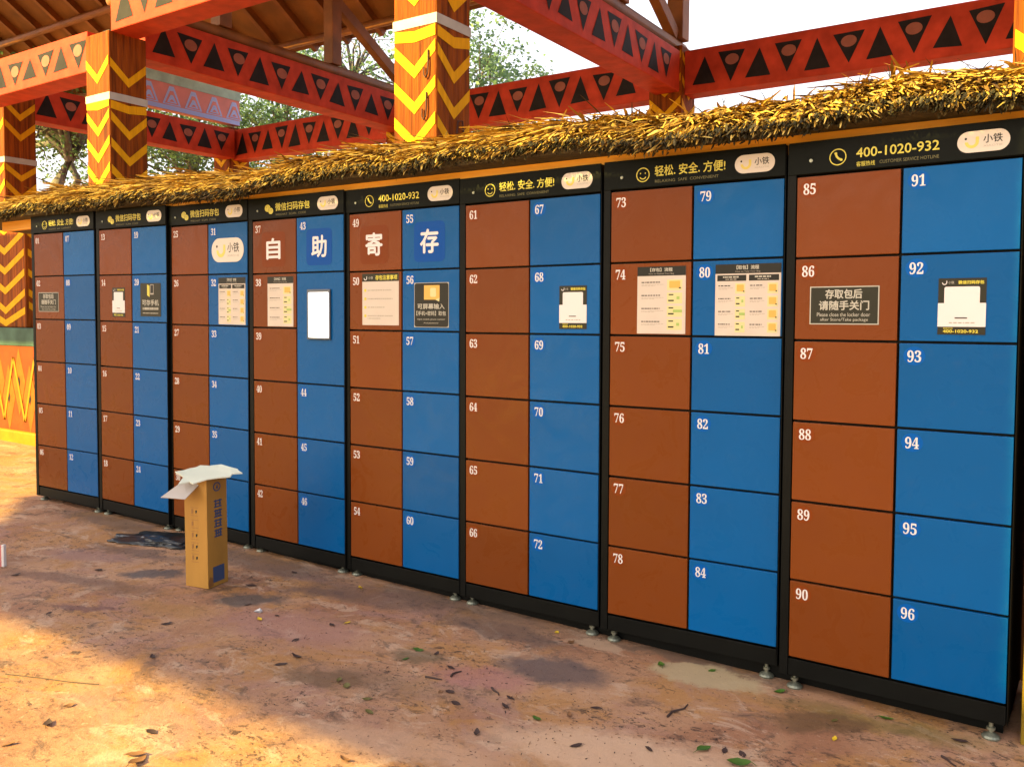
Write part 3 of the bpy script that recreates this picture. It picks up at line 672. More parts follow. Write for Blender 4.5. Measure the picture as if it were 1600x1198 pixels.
def step(mb, x0, x1, zt, h, d, k, rnd, two=False):
    w = x1 - x0
    mb.rect(x0 + w * .62, zt - h * .92, x1 - w * .03, zt + h * .02, d, PAL)
    dashes(mb, x0 + w * .02, x0 + w * (.46 if not two else .44), zt - h * .24, h * .085, d, INK, rnd)
    dashes(mb, x0 + w * .02, x0 + w * .54, zt - h * .42, h * .045, d, GRY, rnd); dashes(mb, x0 + w * .02, x0 + w * .34, zt - h * .53, h * .045, d, GRY, rnd)
    e = d + .0004; cx = x0 + w * .80
    if two or k == 0:
        mb.rrect(cx - w * .13, zt - h * .72, cx + w * .12, zt - h * .10, .004, e, ORG, 3); mb.rect(cx + w * .09, zt - h * .76, cx + w * .14, zt - h * .66, e + .0004, INK)
    elif k == 3 and not two and False: pass
    else:
        mb.rect(cx - w * .14, zt - h * .20, cx - w * .03, zt - h * .10, e, INK); mb.rect(cx - w * .15, zt - h * .72, cx - w * .02, zt - h * .60, e, INK)
        if k == 2: mb.rrect(cx - w * .04, zt - h * .54, cx + w * .17, zt - h * .30, .003, e + .0004, GRN, 3)
        else: mb.rect(cx + w * .04, zt - h * .56, cx + w * .11, zt - h * .30, e, GRN)
def n_steps1(x0, z0, x1, z1):
    mb = MB(); w, h = x1 - x0, z1 - z0; rnd = random.Random(2)
    mb.slab(x0, z0, x1, z1, 0.0002, T, PAP); d = T + .0004
    mb.rect(x0, z0 + h * .862, x1, z1, d, INK)
    mb.text('【存包】流程', x0 + w * .27, z0 + h * .925, x0 + w * .73, z0 + h * .978, d + .0004, STX, .0005)
    mb.text('How to Deposit Your Bag', x0 + w * .24, z0 + h * .878, x0 + w * .76, z0 + h * .902, d + .0004, GRY)
    for k in range(4): step(mb, x0 + w * .07, x1 - w * .04, z0 + h * (.80 - k * .195), h * .17, d, k, rnd)
    return mb
def n_steps2(x0, z0, x1, z1):
    mb = MB(); w, h = x1 - x0, z1 - z0; rnd = random.Random(4)
    mb.slab(x0, z0, x1, z1, 0.0002, T, PAP); d = T + .0004
    mb.rect(x0, z0 + h * .868, x1, z1, d, INK)
    mb.text('【取包】流程', x0 + w * .33, z0 + h * .925, x0 + w * .67, z0 + h * .98, d + .0004, STX, .0005)
    mb.text('How to Take Your Bag', x0 + w * .31, z0 + h * .882, x0 + w * .69, z0 + h * .905, d + .0004, GRY)
    for a in (.03, .52):
        mb.rect(x0 + w * a, z0 + h * .765, x0 + w * (a + .45), z0 + h * .848, d, INK)
        dashes(mb, x0 + w * (a + .09), x0 + w * (a + .34), z0 + h * .81, h * .02, d + .0004, STX, rnd)
        dashes(mb, x0 + w * (a + .13), x0 + w * (a + .30), z0 + h * .782, h * .012, d + .0004, GRY, rnd)
        for k in range(4): step(mb, x0 + w * (a + .01), x0 + w * (a + .45), z0 + h * (.73 - k * .18), h * .155, d, k if a < .1 else 0, rnd, a > .1)
    return mb
def n_rules(x0, z0, x1, z1):
    mb = MB(); w, h = x1 - x0, z1 - z0; rnd = random.Random(9)
    mb.slab(x0, z0, x1, z1, 0.0002, T, PAP); d = T + .0004
    mb.rect(x0, z0 + h * .845, x1, z1, d, SGN); d2 = d + .0004
    ulogo(mb, x0 + w * .09, z0 + h * .915, w * .045, d2, WHT)
    mb.text('小铁', x0 + w * .17, z0 + h * .89, x0 + w * .30, z0 + h * .945, d2, STX)
    mb.text('存包注意事项', x0 + w * .37, z0 + h * .875, x0 + w * .96, z0 + h * .965, d2, YEL, .0008)
    for k, L in enumerate((.80, .84, .62, .84)):
        z = z0 + h * (.665 - k * .165)
        mb.disc(x0 + w * .085, z + h * .01, w * .033, w * .033, d, YEL, 12); dashes(mb, x0 + w * .15, x0 + w * L, z, h * .022, d, GRY, rnd)
        if k == 3: dashes(mb, x0 + w * .15, x0 + w * .5, z - h * .05, h * .02, d, GRY, rnd)
    return mb
def n_phone(x0, z0, x1, z1):
    mb = MB(); w, h = x1 - x0, z1 - z0
    mb.slab(x0, z0, x1, z1, 0.0002, T, STX); i = .0025
    mb.rrect(x0 + i, z0 + i, x1 - i, z1 - i, .012, T + .0004, INK, 4); d = T + .0008
    mb.rect(x0 + w * .29, z0 + h * .62, x0 + w * .74, z0 + h * .94, d, ORG)
    mb.poly([(x0 + w * .62, z0 + h * .62), (x0 + w * .73, z0 + h * .575), (x0 + w * .74, z0 + h * .66)], d + .0003, PAL)
    mb.rrect(x0 + w * .47, z0 + h * .68, x0 + w * .64, z0 + h * .88, .008, d + .0003, PAL, 4)
    mb.text('可屏幕输入', x0 + w * .10, z0 + h * .41, x0 + w * .88, z0 + h * .53, d, STX, .0007)
    mb.text('【手机+密码】取包', x0 + w * .07, z0 + h * .265, x0 + w * .92, z0 + h * .365, d, STX, .0004)
    mb.text('Input mobile phone number', x0 + w * .10, z0 + h * .155, x0 + w * .90, z0 + h * .20, d, STX)
    mb.text('And password', x0 + w * .28, z0 + h * .075, x0 + w * .70, z0 + h * .115, d, STX)
    return mb
def n_store(x0, z0, x1, z1):
    mb = MB(); w, h = x1 - x0, z1 - z0; rnd = random.Random(8)
    mb.slab(x0, z0, x1, z1, 0.0002, T, SGN); d = T + .0004
    mb.poly([(x0 + w * .34, z0 + h * .64), (x0 + w * .46, z0 + h * .58), (x0 + w * .46, z0 + h * .92), (x0 + w * .34, z0 + h * .96)], d, YEL)
    mb.rect(x0 + w * .49, z0 + h * .66, x0 + w * .66, z0 + h * .96, d, GRY)
    mb.rect(x0 + w * .51, z0 + h * .70, x0 + w * .64, z0 + h * .94, d + .0003, INK)
    mb.text('可存手机', x0 + w * .10, z0 + h * .33, x0 + w * .90, z0 + h * .50, d, STX, .0009)
    dashes(mb, x0 + w * .12, x0 + w * .88, z0 + h * .20, h * .07, d, STX, rnd)
    dashes(mb, x0 + w * .12, x0 + w * .88, z0 + h * .085, h * .025, d, STX, rnd)
    return mb
def n_badge(x0, z0, x1, z1):
    mb = MB(); badge(mb, x0, z0, x1, z1, .0012); return mb
NOTICES = {2: ('sign', n_sign, (.086, 1.430, .346, 1.571)), 14: ('poster', n_code, (.192, 1.405, .338, 1.603)), 20: ('sign', n_store, (.511, 1.412, .733, 1.631)),
           31: ('logo_badge', n_badge, (.454, 1.763, .761, 1.909)), 32: ('poster', n_steps2, (.519, 1.383, .774, 1.669)), 38: ('poster', n_steps1, (.168, 1.382, .388, 1.671)),
           50: ('poster', n_rules, (.134, 1.402, .395, 1.677)), 56: ('sign', n_phone, (.500, 1.394, .726, 1.622)), 68: ('poster', n_code, (.581, 1.398, .725, 1.595)),
           74: ('poster', n_steps1, (.168, 1.382, .388, 1.669)), 80: ('poster', n_steps2, (.517, 1.378, .785, 1.669)), 86: ('sign', n_sign, (.096, 1.435, .347, 1.579)),
           92: ('poster', n_code, (.544, 1.402, .695, 1.600))}
CHARS = {37: '自', 43: '助', 49: '寄', 55: '存'}
KINDS = ['smile', 'wechat', 'wechat', 'wechat', 'phone', 'smile', 'smile', 'phone']
DOOR_ME = {}
def door_mesh(w, h):
    key = (round(w, 3), round(h, 3))
    if key not in DOOR_ME:
        bm = bmesh.new(); bmesh.ops.create_cube(bm, size=1)
        bmesh.ops.scale(bm, vec=(w, .018, h), verts=bm.verts)
        bmesh.ops.bevel(bm, geom=bm.edges[:], offset=.0022, segments=2, affect='EDGES', profile=.6)
        me = bpy.data.meshes.new('door'); bm.to_mesh(me); bm.free(); me.materials.append(M['brown']); DOOR_ME[key] = me
    return DOOR_ME[key]
HASH = {k: random.Random(k).uniform(-1, 1) for k in range(1, 100)}
CABLAB = ['farthest black locker cabinet, at the left end of the row beside the orange mural plinth',
          'black locker cabinet with white poster and black phone storage sign, next to the farthest one',
          'black locker cabinet with a big white oval badge, partly hidden behind the carton',
          'black locker cabinet with a lit white screen in a tall blue door',
          'black locker cabinet with cream rules notice beside a black sign with orange square',
          'black locker cabinet whose only poster is a small black and white one',
          'black locker cabinet with two large cream instruction posters side by side',
          'nearest black locker cabinet, at the right end with a dark door closing sign']
def cabinet(u):
    i = u - 1; lo = 12 * i + 1
    root = empty('locker_cabinet', (0.8 * i + UDX[i], UDY[i] - UYAW[i] * .4, UDZ[i] - UROLL[i] * .4), (0, -UROLL[i], UYAW[i]))
    tag(root, CABLAB[i], 'locker cabinet', 'locker cabinets in the row')
    c = MB(); L, Rr, top = 0.0025, 0.7975, 2.128
    D = 0.50
    c.box(L, .0, .045, A0 - .004, D, top)                              # side stiles
    c.box(B1 + .004 if u == 8 else B1 + .002, .0, .045, Rr, D, top)
    c.box(A0 - .003, .004, .045, B1 + .001, D - .004, ROWS[0] - GAP - .002)        # base rail
    c.box(A0 - .003, .010, ROWS[6] + .004, B1 + .001, D - .004, top - .002)
    c.box(A0 - .003, .022, ROWS[0] - GAP - .001, B1 + .001, D - .006, ROWS[6] + .003)         # inner body behind the doors
    c.build('carcass', M['carcass'], root, bevel=.002)
    h = MB(); h.box(A0 - .034, -.004, ROWS[6] + .006, B1 + .004, .003, top + .004)
    hp = h.build('header_panel', M['header'], root, bevel=.0015)
    for nm, t in header_print(KINDS[i]):
        t.v = [(a, b - .004, cc) for a, b, cc in t.v]
        t.build(nm, [M['header'], M['yellow'], M['yellow_dim']], hp)
    b = MB(); badge(b, .592, 2.031, .753, 2.104, .0008); b.v = [(a, q - .004, cc) for a, q, cc in b.v]; b.build('logo_badge', MATS, hp)
    k = MB()
    k.tube([(.092, -.003, 2.058), (.092, -.009, 2.058)], .0065, 12); k.tube([(.092, -.0085, 2.058), (.092, -.010, 2.058)], .003, 8)
    k.build('lock', M['steel'], hp)
    def door(num, x0, x1, z0, z1, key):
        w, hh = x1 - x0, z1 - z0 - 2 * GAP
        d = bpy.data.objects.new('door', door_mesh(w, hh)); COL.objects.link(d); d.parent = root
        q = HASH[num] if num else .3
        d.location = ((x0 + x1) / 2, .009 + .0012 * q, (z0 + z1) / 2)
        d.rotation_euler = (.0025 * HASH.get(num + 1, 0) if num else 0, 0, .003 * q)
        d.material_slots[0].link = 'OBJECT'; d.material_slots[0].material = M[key]
        ox, oz = d.location.x, d.location.z
        def stick(mb, name, mats):
            mb.v = [(a - ox, b - .0094, cc - oz) for a, b, cc in mb.v]
            return mb.build(name, mats, d)
        if num:
            nb = MB(); left = x0 + (.028 if key == 'blue' else .024) ; zt = z1 - .030
            nb.disc(left + .023, zt - .020, .037, .034, .0003, 0, 24)
            nb.text(NUMS[num - 1], left, zt - .042, left + .046, zt, .0007, 1, .00015)
            stick(nb, 'number', [M[key + '_disc'], M['white']])
        if num in NOTICES:
            nm, fn, bx = NOTICES[num]; stick(fn(*bx), nm, MATS)
        if num in CHARS:
            cc = MB(); mx = (x0 + x1) / 2 - (.005 if key == 'brown' else .004); mz_ = 1.832
            cc.rrect(mx - .102, mz_ - .104, mx + .102, mz_ + .100, .028, .0003, 0, 5)
            cc.text(CHARS[num], mx - .058, mz_ - .058, mx + .058, mz_ + .060, .0008, 1, .0032)
            stick(cc, 'character_sticker', [M[key + '_sq'], M['white']])
        if not num:
            s_ = MB(); s_.box(.510, -.012, 1.312, .694, .0, 1.594); scr = stick_raw(s_, 'screen', M['bezel'], d, ox, oz, .004)
            s2 = MB(); s2.rrect(.524, 1.324, .686, 1.576, .006, .0125, 0, 4); stick_raw(s2, 'lit_panel', M['screen'], d, ox, oz, 0)
    def stick_raw(mb, name, m, d, ox, oz, bev):
        mb.v = [(a - ox, b - .009, cc - oz) for a, b, cc in mb.v]; return mb.build(name, m, d, bevel=bev)
    for k in range(6): door(lo + k, A0, A1, ROWS[5 - k], ROWS[6 - k], 'brown')
    if u != 4:
        for k in range(6): door(lo + 6 + k, B0, B1, ROWS[5 - k], ROWS[6 - k], 'blue')
    else:
        door(43, B0, B1, ROWS[5], ROWS[6], 'blue'); door(0, B0, B1, ROWS[3], ROWS[5], 'blue')
        for k in range(3): door(44 + k, B0, B1, ROWS[2 - k], ROWS[3 - k], 'blue')
    for fx, fy in ((.055, .035), (.745, .035), (.055, .44), (.745, .44)):
        f = MB(); gx = 0.8 * i + fx; zg = G(gx, 0) - root.location.z + UROLL[i] * 0 - UROLL[i] * fx
        f.lathe(fx, fy, [(.030, zg), (.031, zg + .006), (.026, zg + .012), (.012, zg + .020), (.008, zg + .022), (.008, zg + .030), (.014, zg + .031), (.014, zg + .040), (.0075, zg + .041),
                         (.0075, .046)], 14)
        f.build('levelling_foot', M['steel'], root, smooth=False)
    return root
for u in range(1, 9): cabinet(u)

# ------------------------------------------------------------------ tall carton and the torn white board lying on it
BX = empty('carton', (2.735, -0.527, G(2.735, -.527)), (R(-0.6), R(-1.5), 0))
tag(BX, 'tall narrow cardboard carton with blue lettering standing before the lockers', 'carton')
A, B, Cc = Vector((2.655, -.626)), Vector((2.814, -.605)), Vector((2.776, -.449))
Dd = A + Cc - B; ctr = (A + Cc) / 2; H = 0.572
BX.location = (ctr.x, ctr.y, G(ctr.x, ctr.y))
ax = (B - A).normalized(); ay = (Cc - B).normalized(); wA = (B - A).length; wB = (Cc - B).length
def bp(a, b, z): q = A + ax * a + ay * b - ctr; return (q.x, q.y, z)
s = MB(); t = .004
s.add([bp(0, 0, 0), bp(wA, 0, 0), bp(wA, wB, 0), bp(0, wB, 0), bp(0, 0, H), bp(wA, 0, H), bp(wA, wB, H), bp(0, wB, H),
       bp(t, t, H), bp(wA - t, t, H), bp(wA - t, wB - t, H), bp(t, wB - t, H), bp(t, t, .02), bp(wA - t, t, .02), bp(wA - t, wB - t, .02), bp(t, wB - t, .02)],
      [(3, 2, 1, 0), (0, 1, 5, 4), (1, 2, 6, 5), (2, 3, 7, 6), (3, 0, 4, 7), (4, 5, 9, 8), (5, 6, 10, 9), (6, 7, 11, 10), (7, 4, 8, 11),
       (9, 13, 12, 8), (10, 14, 13, 9), (11, 15, 14, 10), (8, 12, 15, 11), (12, 13, 14, 15)])
s.build('body', M['carton'], BX, bevel=.003)
# flaps: one folded out to the lower left with its pale inner side up, two raised at the back under the torn board
rv_ = Vector((math.cos(YAW), math.sin(YAW), 0)); fv_ = Vector((-math.sin(YAW), math.cos(YAW), 0)); B0_ = Vector((B.x - ctr.x, B.y - ctr.y, H))
def flap(pts, m):
    p = [B0_ + rv_ * a + fv_ * b + Vector((0, 0, z)) for a, b, z in pts]; nn = (p[1] - p[0]).cross(p[2] - p[0]).normalized() * .0035
    s = MB(); s.add(p + [q - nn for q in p], [(0, 1, 2, 3), (7, 6, 5, 4), (1, 0, 4, 5), (2, 1, 5, 6), (3, 2, 6, 7), (0, 3, 7, 4)]); s.build('flap', m, BX)
flap([(-.228, -.03, -.082), (-.092, -.055, -.088), (-.046, .03, -.024), (-.130, .05, -.004)], M['flap'])
s = MB(); s.beam(bp(.01, wB - .003, H + .012), bp(wA - .01, wB - .003, H + .012), .004, .024); s.build('flap', M['carton'], BX)
# print on the two faces seen
PRS = {}; rnd = random.Random(21); CUR = ['blue_lettering']
def PR(): return PRS.setdefault(CUR[0], MB())
def on_side(pts, d, mi):     # the right-hand face
    nrm = Vector((ay.y, -ay.x)); 
    PR().add([(lambda q: (q[0] + nrm.x * d, q[1] + nrm.y * d, q[2]))(bp(wA, a * wB, z)) for a, z in pts], [tuple(range(len(pts)))], mi)
def on_front(pts, d, mi):
    nrm = Vector((ax.y, -ax.x))
    PR().add([(lambda q: (q[0] + nrm.x * d, q[1] + nrm.y * d, q[2]))(bp(a * wA, 0, z)) for a, z in pts], [tuple(range(len(pts)))], mi)
def rq(a0, z0, a1, z1): return [(a0, z0), (a1, z0), (a1, z1), (a0, z1)]
for k in range(4):           # four blue characters down the side, made of strokes
    zc = .435 - k * .052
    on_side(rq(.34, zc - .020, .72, zc - .013), .001, 0); on_side(rq(.38, zc - .004, .70, zc + .003), .001, 0); on_side(rq(.34, zc + .012, .74, zc + .019), .001, 0)
    on_side(rq(.40, zc - .02, .46, zc + .022), .0014, 0); on_side(rq(.60, zc - .02, .67, zc + .022), .0014, 0)
    if k % 2: on_side(rq(.50, zc - .012, .55, zc + .018), .0014, 0)
CUR[0] = 'emblem'
for k in range(14):
    t0, t1 = 2 * math.pi * k / 14, 2 * math.pi * (k + 1) / 14
    on_side([(.5 + .14 * math.cos(t0), .525 + .018 * math.sin(t0)), (.5 + .19 * math.cos(t0), .525 + .025 * math.sin(t0)), (.5 + .19 * math.cos(t1), .525 + .025 * math.sin(t1)), (.5 + .14 * math.cos(t1), .525 + .018 * math.sin(t1))][::-1] if False else
            [(.5 + .19 * math.cos(t0), .525 + .025 * math.sin(t0)), (.5 + .19 * math.cos(t1), .525 + .025 * math.sin(t1)), (.5 + .14 * math.cos(t1), .525 + .018 * math.sin(t1)), (.5 + .14 * math.cos(t0), .525 + .018 * math.sin(t0))], .001, 0)
on_side([(.44, .515), (.56, .515), (.52, .54)], .001, 0)
CUR[0] = 'blue_square_print'
on_side(rq(.24, .022, .80, .105), .001, 0)
CUR[0] = 'brown_stain'
on_side([(.02, .006), (.26, .008), (.22, .05), (.10, .06), (.02, .04)], .0012, 1)
for k, zc in enumerate((.40, .335, .275, .215, .155)):
    CUR[0] = 'handling_icon_%d' % k
    on_front(rq(.28, zc - .022, .62, zc - .020), .001, 1); on_front(rq(.28, zc + .020, .62, zc + .022), .001, 1)
    on_front(rq(.32, zc - .012, .36, zc + .012), .001, 1); on_front(rq(.37, zc - .008, .39, zc + .014), .001, 1)
    if k != 1: on_front([(.50, zc - .010), (.56, zc - .004), (.57, zc + .009), (.49, zc + .007)], .001, 2)
for nm, pr in PRS.items(): pr.build(nm.rstrip('_01234'), [M['cartonblue'], M['cartonbrown'], M['ink']], BX)

# torn sheet: a = to the right, b = away from the viewer, tipped up at the back by the carton's open flaps
TILT = R(22); rv = Vector((math.cos(YAW), math.sin(YAW), 0)); fv = Vector((-math.sin(YAW), math.cos(YAW), 0))
Bt = Vector((B.x, B.y, BX.location.z + H + .006))
tb = MB()
out = [(-.188, .099), (-.130, .058), (-.133, -.012), (-.085, .017), (-.062, 0.0), (0, .036), (.060, .046), (.114, .058), (.118, .085), (.165, .101), (.140, .118), (.131, .133), (.080, .150), (.031, .175), (-.030, .170), (-.081, .177), (-.098, .156), (-.125, .142), (-.150, .118)]
vs = []
for dz in (0.0, .006):
    for a_, b_ in out:
        h = (b_ - .036) * math.sin(TILT) + dz + .004 * math.sin(a_ * 22); q = rv * a_ + fv * ((b_ - .036) * math.cos(TILT)); vs.append((q.x, q.y, h))
k = len(out)
tb.add(vs, [tuple(range(k))[::-1], tuple(range(k, 2 * k))] + [(i, (i + 1) % k, (i + 1) % k + k, i + k) for i in range(k)])
o = tb.build('torn_board', M['board']); o.location = Bt
tag(o, 'jagged piece of torn white board lying across the top of the carton', 'torn board')

# ------------------------------------------------------------------ black plastic bag behind the carton
bm = bmesh.new(); bmesh.ops.create_icosphere(bm, subdivisions=5, radius=1)
from mathutils import noise as NZ
for v in bm.verts:
    p = v.co.copy(); d = 0.30 * NZ.noise(p * 1.7) + .22 * abs(NZ.noise(p * 4.1 + Vector((3, 1, 2)))) + .10 * NZ.noise(p * 9)
    q = p * (1 + d); edge = 1 + .25 * NZ.noise(Vector((p.x * 2.5, p.y * 2.5, 5)))
    v.co = (q.x * .30 * edge, q.y * .135 * edge, max(q.z, -.12) * .028 + .0035)
me = bpy.data.meshes.new('plastic_bag'); bm.to_mesh(me); bm.free(); me.materials.append(M['bag'])
for p in me.polygons: p.use_smooth = True
o = bpy.data.objects.new('plastic_bag', me); COL.objects.link(o); o.location = (1.80, -0.16, G(1.8, 0)); o.rotation_euler = (0, 0, R(18))
tag(o, 'flat crumpled black plastic bag on the ground left of the carton', 'plastic bag')

# ------------------------------------------------------------------ white edged board end at the far left
pb = empty('sign_board', (1.565, -1.02, G(1.565, -1.02)), (0, 0, R(20)))
tag(pb, 'low red board with a white edge strip at the far left of the ground', 'board')
s = MB(); s.box(-.30, -.006, 0.0, -.012, .006, .12); s.build('panel', M['redboard'], pb)
s = MB(); s.box(-.012, -.010, 0.0, .006, .010, .125); s.build('edge_strip', M['white'], pb, bevel=.003)

# ------------------------------------------------------------------ fallen leaves, twigs, paper scrap, litter
LM = {'d': mat('dark_dry_leaf', (0.035, 0.016, 0.012), 0.7), 'b': mat('brown_dry_leaf', (0.17, 0.075, 0.025), 0.7),
      'g': mat('green_leaf', (0.045, 0.10, 0.008), 0.5, var=.2, vscale=40), 'y': mat('yellow_leaf', (0.55, 0.36, 0.015), 0.55), 'o': mat('olive_leaf', (0.10, 0.085, 0.018), 0.6)}
CN = {'d': 'dark dry', 'b': 'brown dry', 'g': 'green', 'y': 'yellow', 'o': 'olive brown'}
def leaf_mesh(seed, m):
    r = random.Random(seed); mb = MB(); n = 6; L = 1.0; cu = r.uniform(.15, .6); tw = r.uniform(-.5, .5)
    rows = []
    for i in range(n + 1):
        t = i / n; w = .30 * math.sin(math.pi * min(1, t * .96 + .04)) ** .8 * (1 - .25 * t) * r.uniform(.85, 1.1)
        x = (t - .5) * L; z = cu * (t - .5) ** 2 * 1.4 + .06
        for sgn in (-1, 0, 1): rows.append((x, sgn * w, z + abs(sgn) * w * (.35 + tw * (t - .5)) ))
    fs = []
    for i in range(n):
        for j in range(2): a = i * 3 + j; fs.append((a, a + 3, a + 4, a + 1))
    mb.add(rows, fs)
    mb.tube([(-.5, 0, cu * .35 + .06), (-.72, .03, .05)], .018, 4)
    me = bpy.data.meshes.new('fallen_leaf'); me.from_pydata(mb.v, [], mb.f); me.materials.append(m)
    for p in me.polygons: p.use_smooth = True
    return me
LV = [(3.7, -0.59, 'd'), (3.702, -0.814, 'd'), (3.852, -0.943, 'd'), (3.856, -1.03, 'd'), (4.159, -1.001, 'o'), (4.227, -1.027, 'o'), (4.304, -0.564, 'd'), (4.448, -0.648, 'd'), (4.55, -0.844, 'b'), (4.585, -0.828, 'd'), (4.662, -0.892, 'd'), (4.826, -0.807, 'd'), (4.799, -0.733, 'd'), (4.448, -1.135, 'o'), (4.234, -0.683, 'g'), (4.217, -0.58, 'g'), (3.736, -0.524, 'y'), (3.376, -0.74, 'y'), (3.398, -0.655, 'd'), (4.862, -1.035, 'd'), (4.618, -1.431, 'b'), (2.95, -0.14, 'd'), (3.43, -0.118, 'y'), (4.363, -1.06, 'o'), (5.145, -0.105, 'g'), (5.34, -0.033, 'g'), (4.598, -0.046, 'y'), (4.978, -0.823, 'g'), (5.109, -0.616, 'd'), (5.056, -0.724, 'b'), (5.187, -0.907, 'd'), (5.403, -0.785, 'd'), (5.555, -0.675, 'g'), (5.616, -0.641, 'd'), (5.672, -0.628, 'd'), (5.684, -0.700, 'g'), (4.713, -0.112, 'b'), (5.632, -0.072, 'g'), (6.024, -0.067, 'g'), (5.87, -0.19, 'o'), (5.904, -0.338, 'y'), (6.268, -0.098, 'd'), (1.783, -1.066, 'd'), (2.049, -0.75, 'd'), (2.313, -0.54, 'd'), (2.499, -1.271, 'd'), (3.073, -1.03, 'd'), (2.94, -0.436, 'd'), (3.163, -0.633, 'd'), (3.63, -2.01, 'b'), (4.077, -1.826, 'b'), (4.036, -1.803, 'b'), (3.591, -1.858, 'd'), (3.516, -1.741, 'b'), (3.364, -1.295, 'd'), (3.939, -1.683, 'd')]
cells = {}
for k, (x, y, c) in enumerate(LV):
    u = min(8, max(1, int(x / .8) + 1)); cells.setdefault((c, u), []).append(k)
ORD = ['closest', 'second closest', 'third closest', 'fourth closest', 'fifth closest', 'sixth closest', 'seventh closest']
CAB = {3: 'cabinet with the white badge', 4: 'cabinet with the lit screen', 5: 'cabinet with the rules notice', 6: 'cabinet with one small poster', 7: 'cabinet with two large posters', 8: 'cabinet at the right end', 2: 'cabinet left of the badge', 1: 'farthest cabinet'}
lab = {}
for (c, u), ks in cells.items():
    ks.sort(key=lambda k: -LV[k][1])
    for i, k in enumerate(ks):
        r_ = 'farthest in front of' if i and i == len(ks) - 1 else ORD[i] + ' to'
        lab[k] = '%s fallen leaf, %s the %s' % (CN[c], r_, CAB[u])
BIG = {32: .085, 35: .10, 24: .07, 27: .055, 38: .07, 50: .10, 51: .09, 14: .05, 10: .055, 11: .06, 12: .05, 37: .06}
for k, (x, y, c) in enumerate(LV):
    o = bpy.data.objects.new('fallen_leaf', leaf_mesh(k, LM[c])); COL.objects.link(o)
    r = random.Random(k * 7 + 1); sc = BIG.get(k, r.uniform(.038, .060) * .95) * (.8 if k in BIG else 1)
    o.location = (x, y, G(x, y) - .0015); o.scale = (sc, sc * r.uniform(.75, 1.2), sc * r.uniform(.6, 1.1)); o.rotation_euler = (r.uniform(-.12, .12), r.uniform(-.12, .12), r.uniform(0, 6.28))
    tag(o, lab[k], 'leaf', 'fallen leaves on the ground')
for k, (a, b, w) in enumerate([((4.421, -.785), (4.489, -.758), 'before lockers 61 to 72, beside dark leaves'), ((4.495, -.716), (4.501, -.651), 'nearer the cabinet 61 to 72, short and dark'),
                               ((5.373, -.528), (5.367, -.392), 'in front of lockers 73 to 84'), ((6.235, -.249), (6.28, -.299), 'at the right end near locker 96'),
                               ((4.697, -.703), (4.757, -.737), 'thin and pale in front of lockers 61 to 72'), ((3.05, -1.75), (3.45, -1.62), 'long and thin on the sunlit ground')]):
    s = MB(); a, b = Vector((*a, 0)), Vector((*b, 0)); nn = Vector((-(b - a).y, (b - a).x, 0)); r = random.Random(k)
    pts = [a + (b - a) * t + nn * r.uniform(-.12, .12) for t in (0, .35, .7, 1)]
    s.tube([(p.x, p.y, G(p.x, p.y) + .004) for p in pts], [.005, .0045, .0035, .0025] if k != 5 else [.0018] * 4, 5)
    tag(s.build('twig', LM['d']), 'fallen twig lying ' + w, 'twig', 'twigs on the ground')
s = MB(); s.add([(-.02, -.012, .003), (.022, -.008, .010), (.02, .012, .004), (-.004, .016, .014), (-.024, .008, .003)], [(0, 1, 2, 3, 4)]); s.add([(-.02, -.012, .001), (.022, -.008, .001), (.02, .012, .001), (-.024, .008, .001)], [(3, 2, 1, 0)])
o = s.build('paper_scrap', M['white']); o.location = (3.28, -.67, G(3.28, 0)); tag(o, 'small white paper scrap on the ground right of the carton', 'paper')
lt = MB(); r = random.Random(99)
for k in range(1300):
    x = r.uniform(1.2, 6.6); y = -abs(r.gauss(.1, .75)) - .02
    if r.random() < .5: x = r.gauss(4.6, .8); y = -abs(r.gauss(.85, .3))
    a = r.uniform(0, 6.28); L = r.uniform(.0012, .0060) * (1 + (r.random() < .12)); w = r.uniform(.0008, .0026); c, s_ = math.cos(a), math.sin(a); z = G(x, y)
    lt.add([(x - c * L + s_ * w, y - s_ * L - c * w, z + .001), (x + c * L + s_ * w * .4, y + s_ * L - c * w * .4, z + .003), (x + c * L * .7 - s_ * w, y + s_ * L * .7 + c * w, z + .002), (x - c * L, y - s_ * L + c * w, z + .004)], [(0, 1, 2, 3)], r.randrange(3) // 2)
tag(lt.build('litter', [LM['d'], LM['b']]), 'tiny dark leaf crumbs scattered over the ground', kind='stuff')

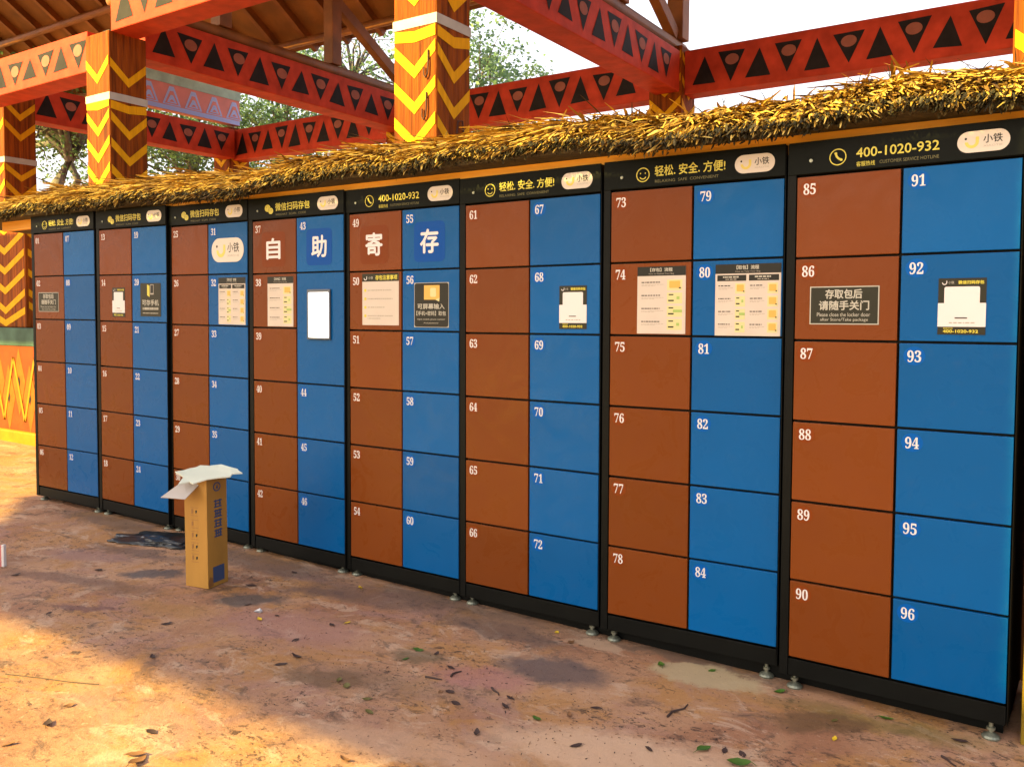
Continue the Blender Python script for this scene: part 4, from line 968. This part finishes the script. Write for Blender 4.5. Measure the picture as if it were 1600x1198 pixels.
# ------------------------------------------------------------------ trees beyond the pavilion
def tree(label, x, y, crown, seed, leafm, nleaf, leaf=0.09, trunk=None, tr=.13, nclump=26, dens=.34, twigs=2):
    """crown = centre height, radius across, radius up; leaves sit in clumps at the ends of the limbs"""
    r = random.Random(seed); root = empty('tree', (x, y, G(x, y))); tag(root, label, 'tree', 'trees beyond the pavilion')
    cz, cr_, ch = crown; tk = MB()
    top = Vector((trunk[-1] if trunk else (r.uniform(-.3, .3), r.uniform(-.3, .3), cz - ch * .35)))
    base = [Vector((0, 0, -.1))] + [Vector(p) for p in (trunk or [])] + ([] if trunk else [top * .5 + Vector((r.uniform(-.15, .15), r.uniform(-.15, .15), 0)), top])
    tk.tube(base, [tr * (1 - .5 * i / (len(base) - 1)) for i in range(len(base))], 8, cap=False)
    clumps = []
    for k in range(nclump):
        while True:
            p = Vector((r.uniform(-1, 1), r.uniform(-1, 1), r.uniform(-1, 1)))
            if .25 < p.length < 1: break
        p = Vector((p.x * cr_, p.y * cr_, cz + p.z * ch)); clumps.append((p, r.uniform(.6, 1.3)))
        st = base[-1] if r.random() < .7 else base[-2].lerp(base[-1], r.uniform(.5, .95)); md = st.lerp(p, .5) + Vector((r.gauss(0, .15), r.gauss(0, .15), r.uniform(0, .3)))
        tk.tube([st, st.lerp(md, .5) + Vector((0, 0, .05)), md, md.lerp(p, .6), p], [tr * .38, tr * .3, tr * .22, tr * .13, tr * .06], 5, cap=False)
        for q in range(twigs):
            e_ = p + Vector((r.gauss(0, .45), r.gauss(0, .45), r.gauss(.1, .4))); m_ = md.lerp(p, r.uniform(.3, 1)); tk.tube([m_, m_.lerp(e_, .5) + Vector((0, 0, .06)), e_], [tr * .10, tr * .06, .006], 4, cap=False)
            clumps.append((e_, .55))
    tk.build('trunk', M['bark'], root, smooth=True)
    cm = MB(); wts = [w for _, w in clumps]
    for p, w in r.choices(clumps, wts, k=nleaf):
        sg = dens * w; p = p + Vector((r.gauss(0, sg), r.gauss(0, sg), r.gauss(0, sg * .7)))
        a = Vector((r.gauss(0, 1), r.gauss(0, 1), r.gauss(0, .6))).normalized(); b = a.cross(Vector((r.gauss(0, 1), r.gauss(0, 1), r.gauss(0, 1)))).normalized()
        L = leaf * r.uniform(.6, 1.3); wd = L * .28
        cm.add([p, p + a * L * .5 + b * wd, p + a * L, p + a * L * .5 - b * wd], [(0, 1, 2, 3)])
    cm.build('crown', leafm, root)
tree('pale green tree seen just right of the middle chevron post', -6.2, 13.5, (7.0, 1.9, 2.2), 5, LEAF2, 9000, .12, nclump=30)
tree('tree with a dark leaning trunk left of the left chevron post', -8.9, 5.1, (5.0, 1.5, .9), 8, LEAF1, 5200, .085, trunk=[(-.15, -.1, 2.0), (-.05, -.03, 3.6), (.28, .18, 4.35)], tr=.17)
tree('crooked thin trunked tree at the far left beyond the pavilion', -10.4, 5.9, (5.4, 1.6, .9), 31, LEAF1, 4200, .085, trunk=[(.1, .0, 2.2), (.0, .05, 3.3), (.35, .2, 3.9), (.05, .1, 4.5)], tr=.11)
tree('dense green tree behind the gable board and left cross beam', -10.2, 8.6, (5.2, 1.9, 1.5), 17, LEAF1, 9500, .10, nclump=34)
tree('leafy tree between the gable board and the middle post', -9.4, 10.8, (5.9, 2.0, 1.7), 41, LEAF2, 8000, .10, nclump=30)
tree('sparse tree with bare twigs under the roof left of the middle post', -9.2, 12.8, (7.9, 2.2, 1.8), 12, LEAF2, 2600, .10, nclump=30, twigs=4, dens=.4)
tree('low bushy tree behind the thatch and the middle post', -4.6, 13.6, (4.2, 2.2, 1.1), 37, LEAF2, 6500, .11)
tree('slender tree with thin leaves behind the back row beam', -7.6, 16.8, (5.4, 2.4, 1.6), 23, LEAF2, 6500, .12)
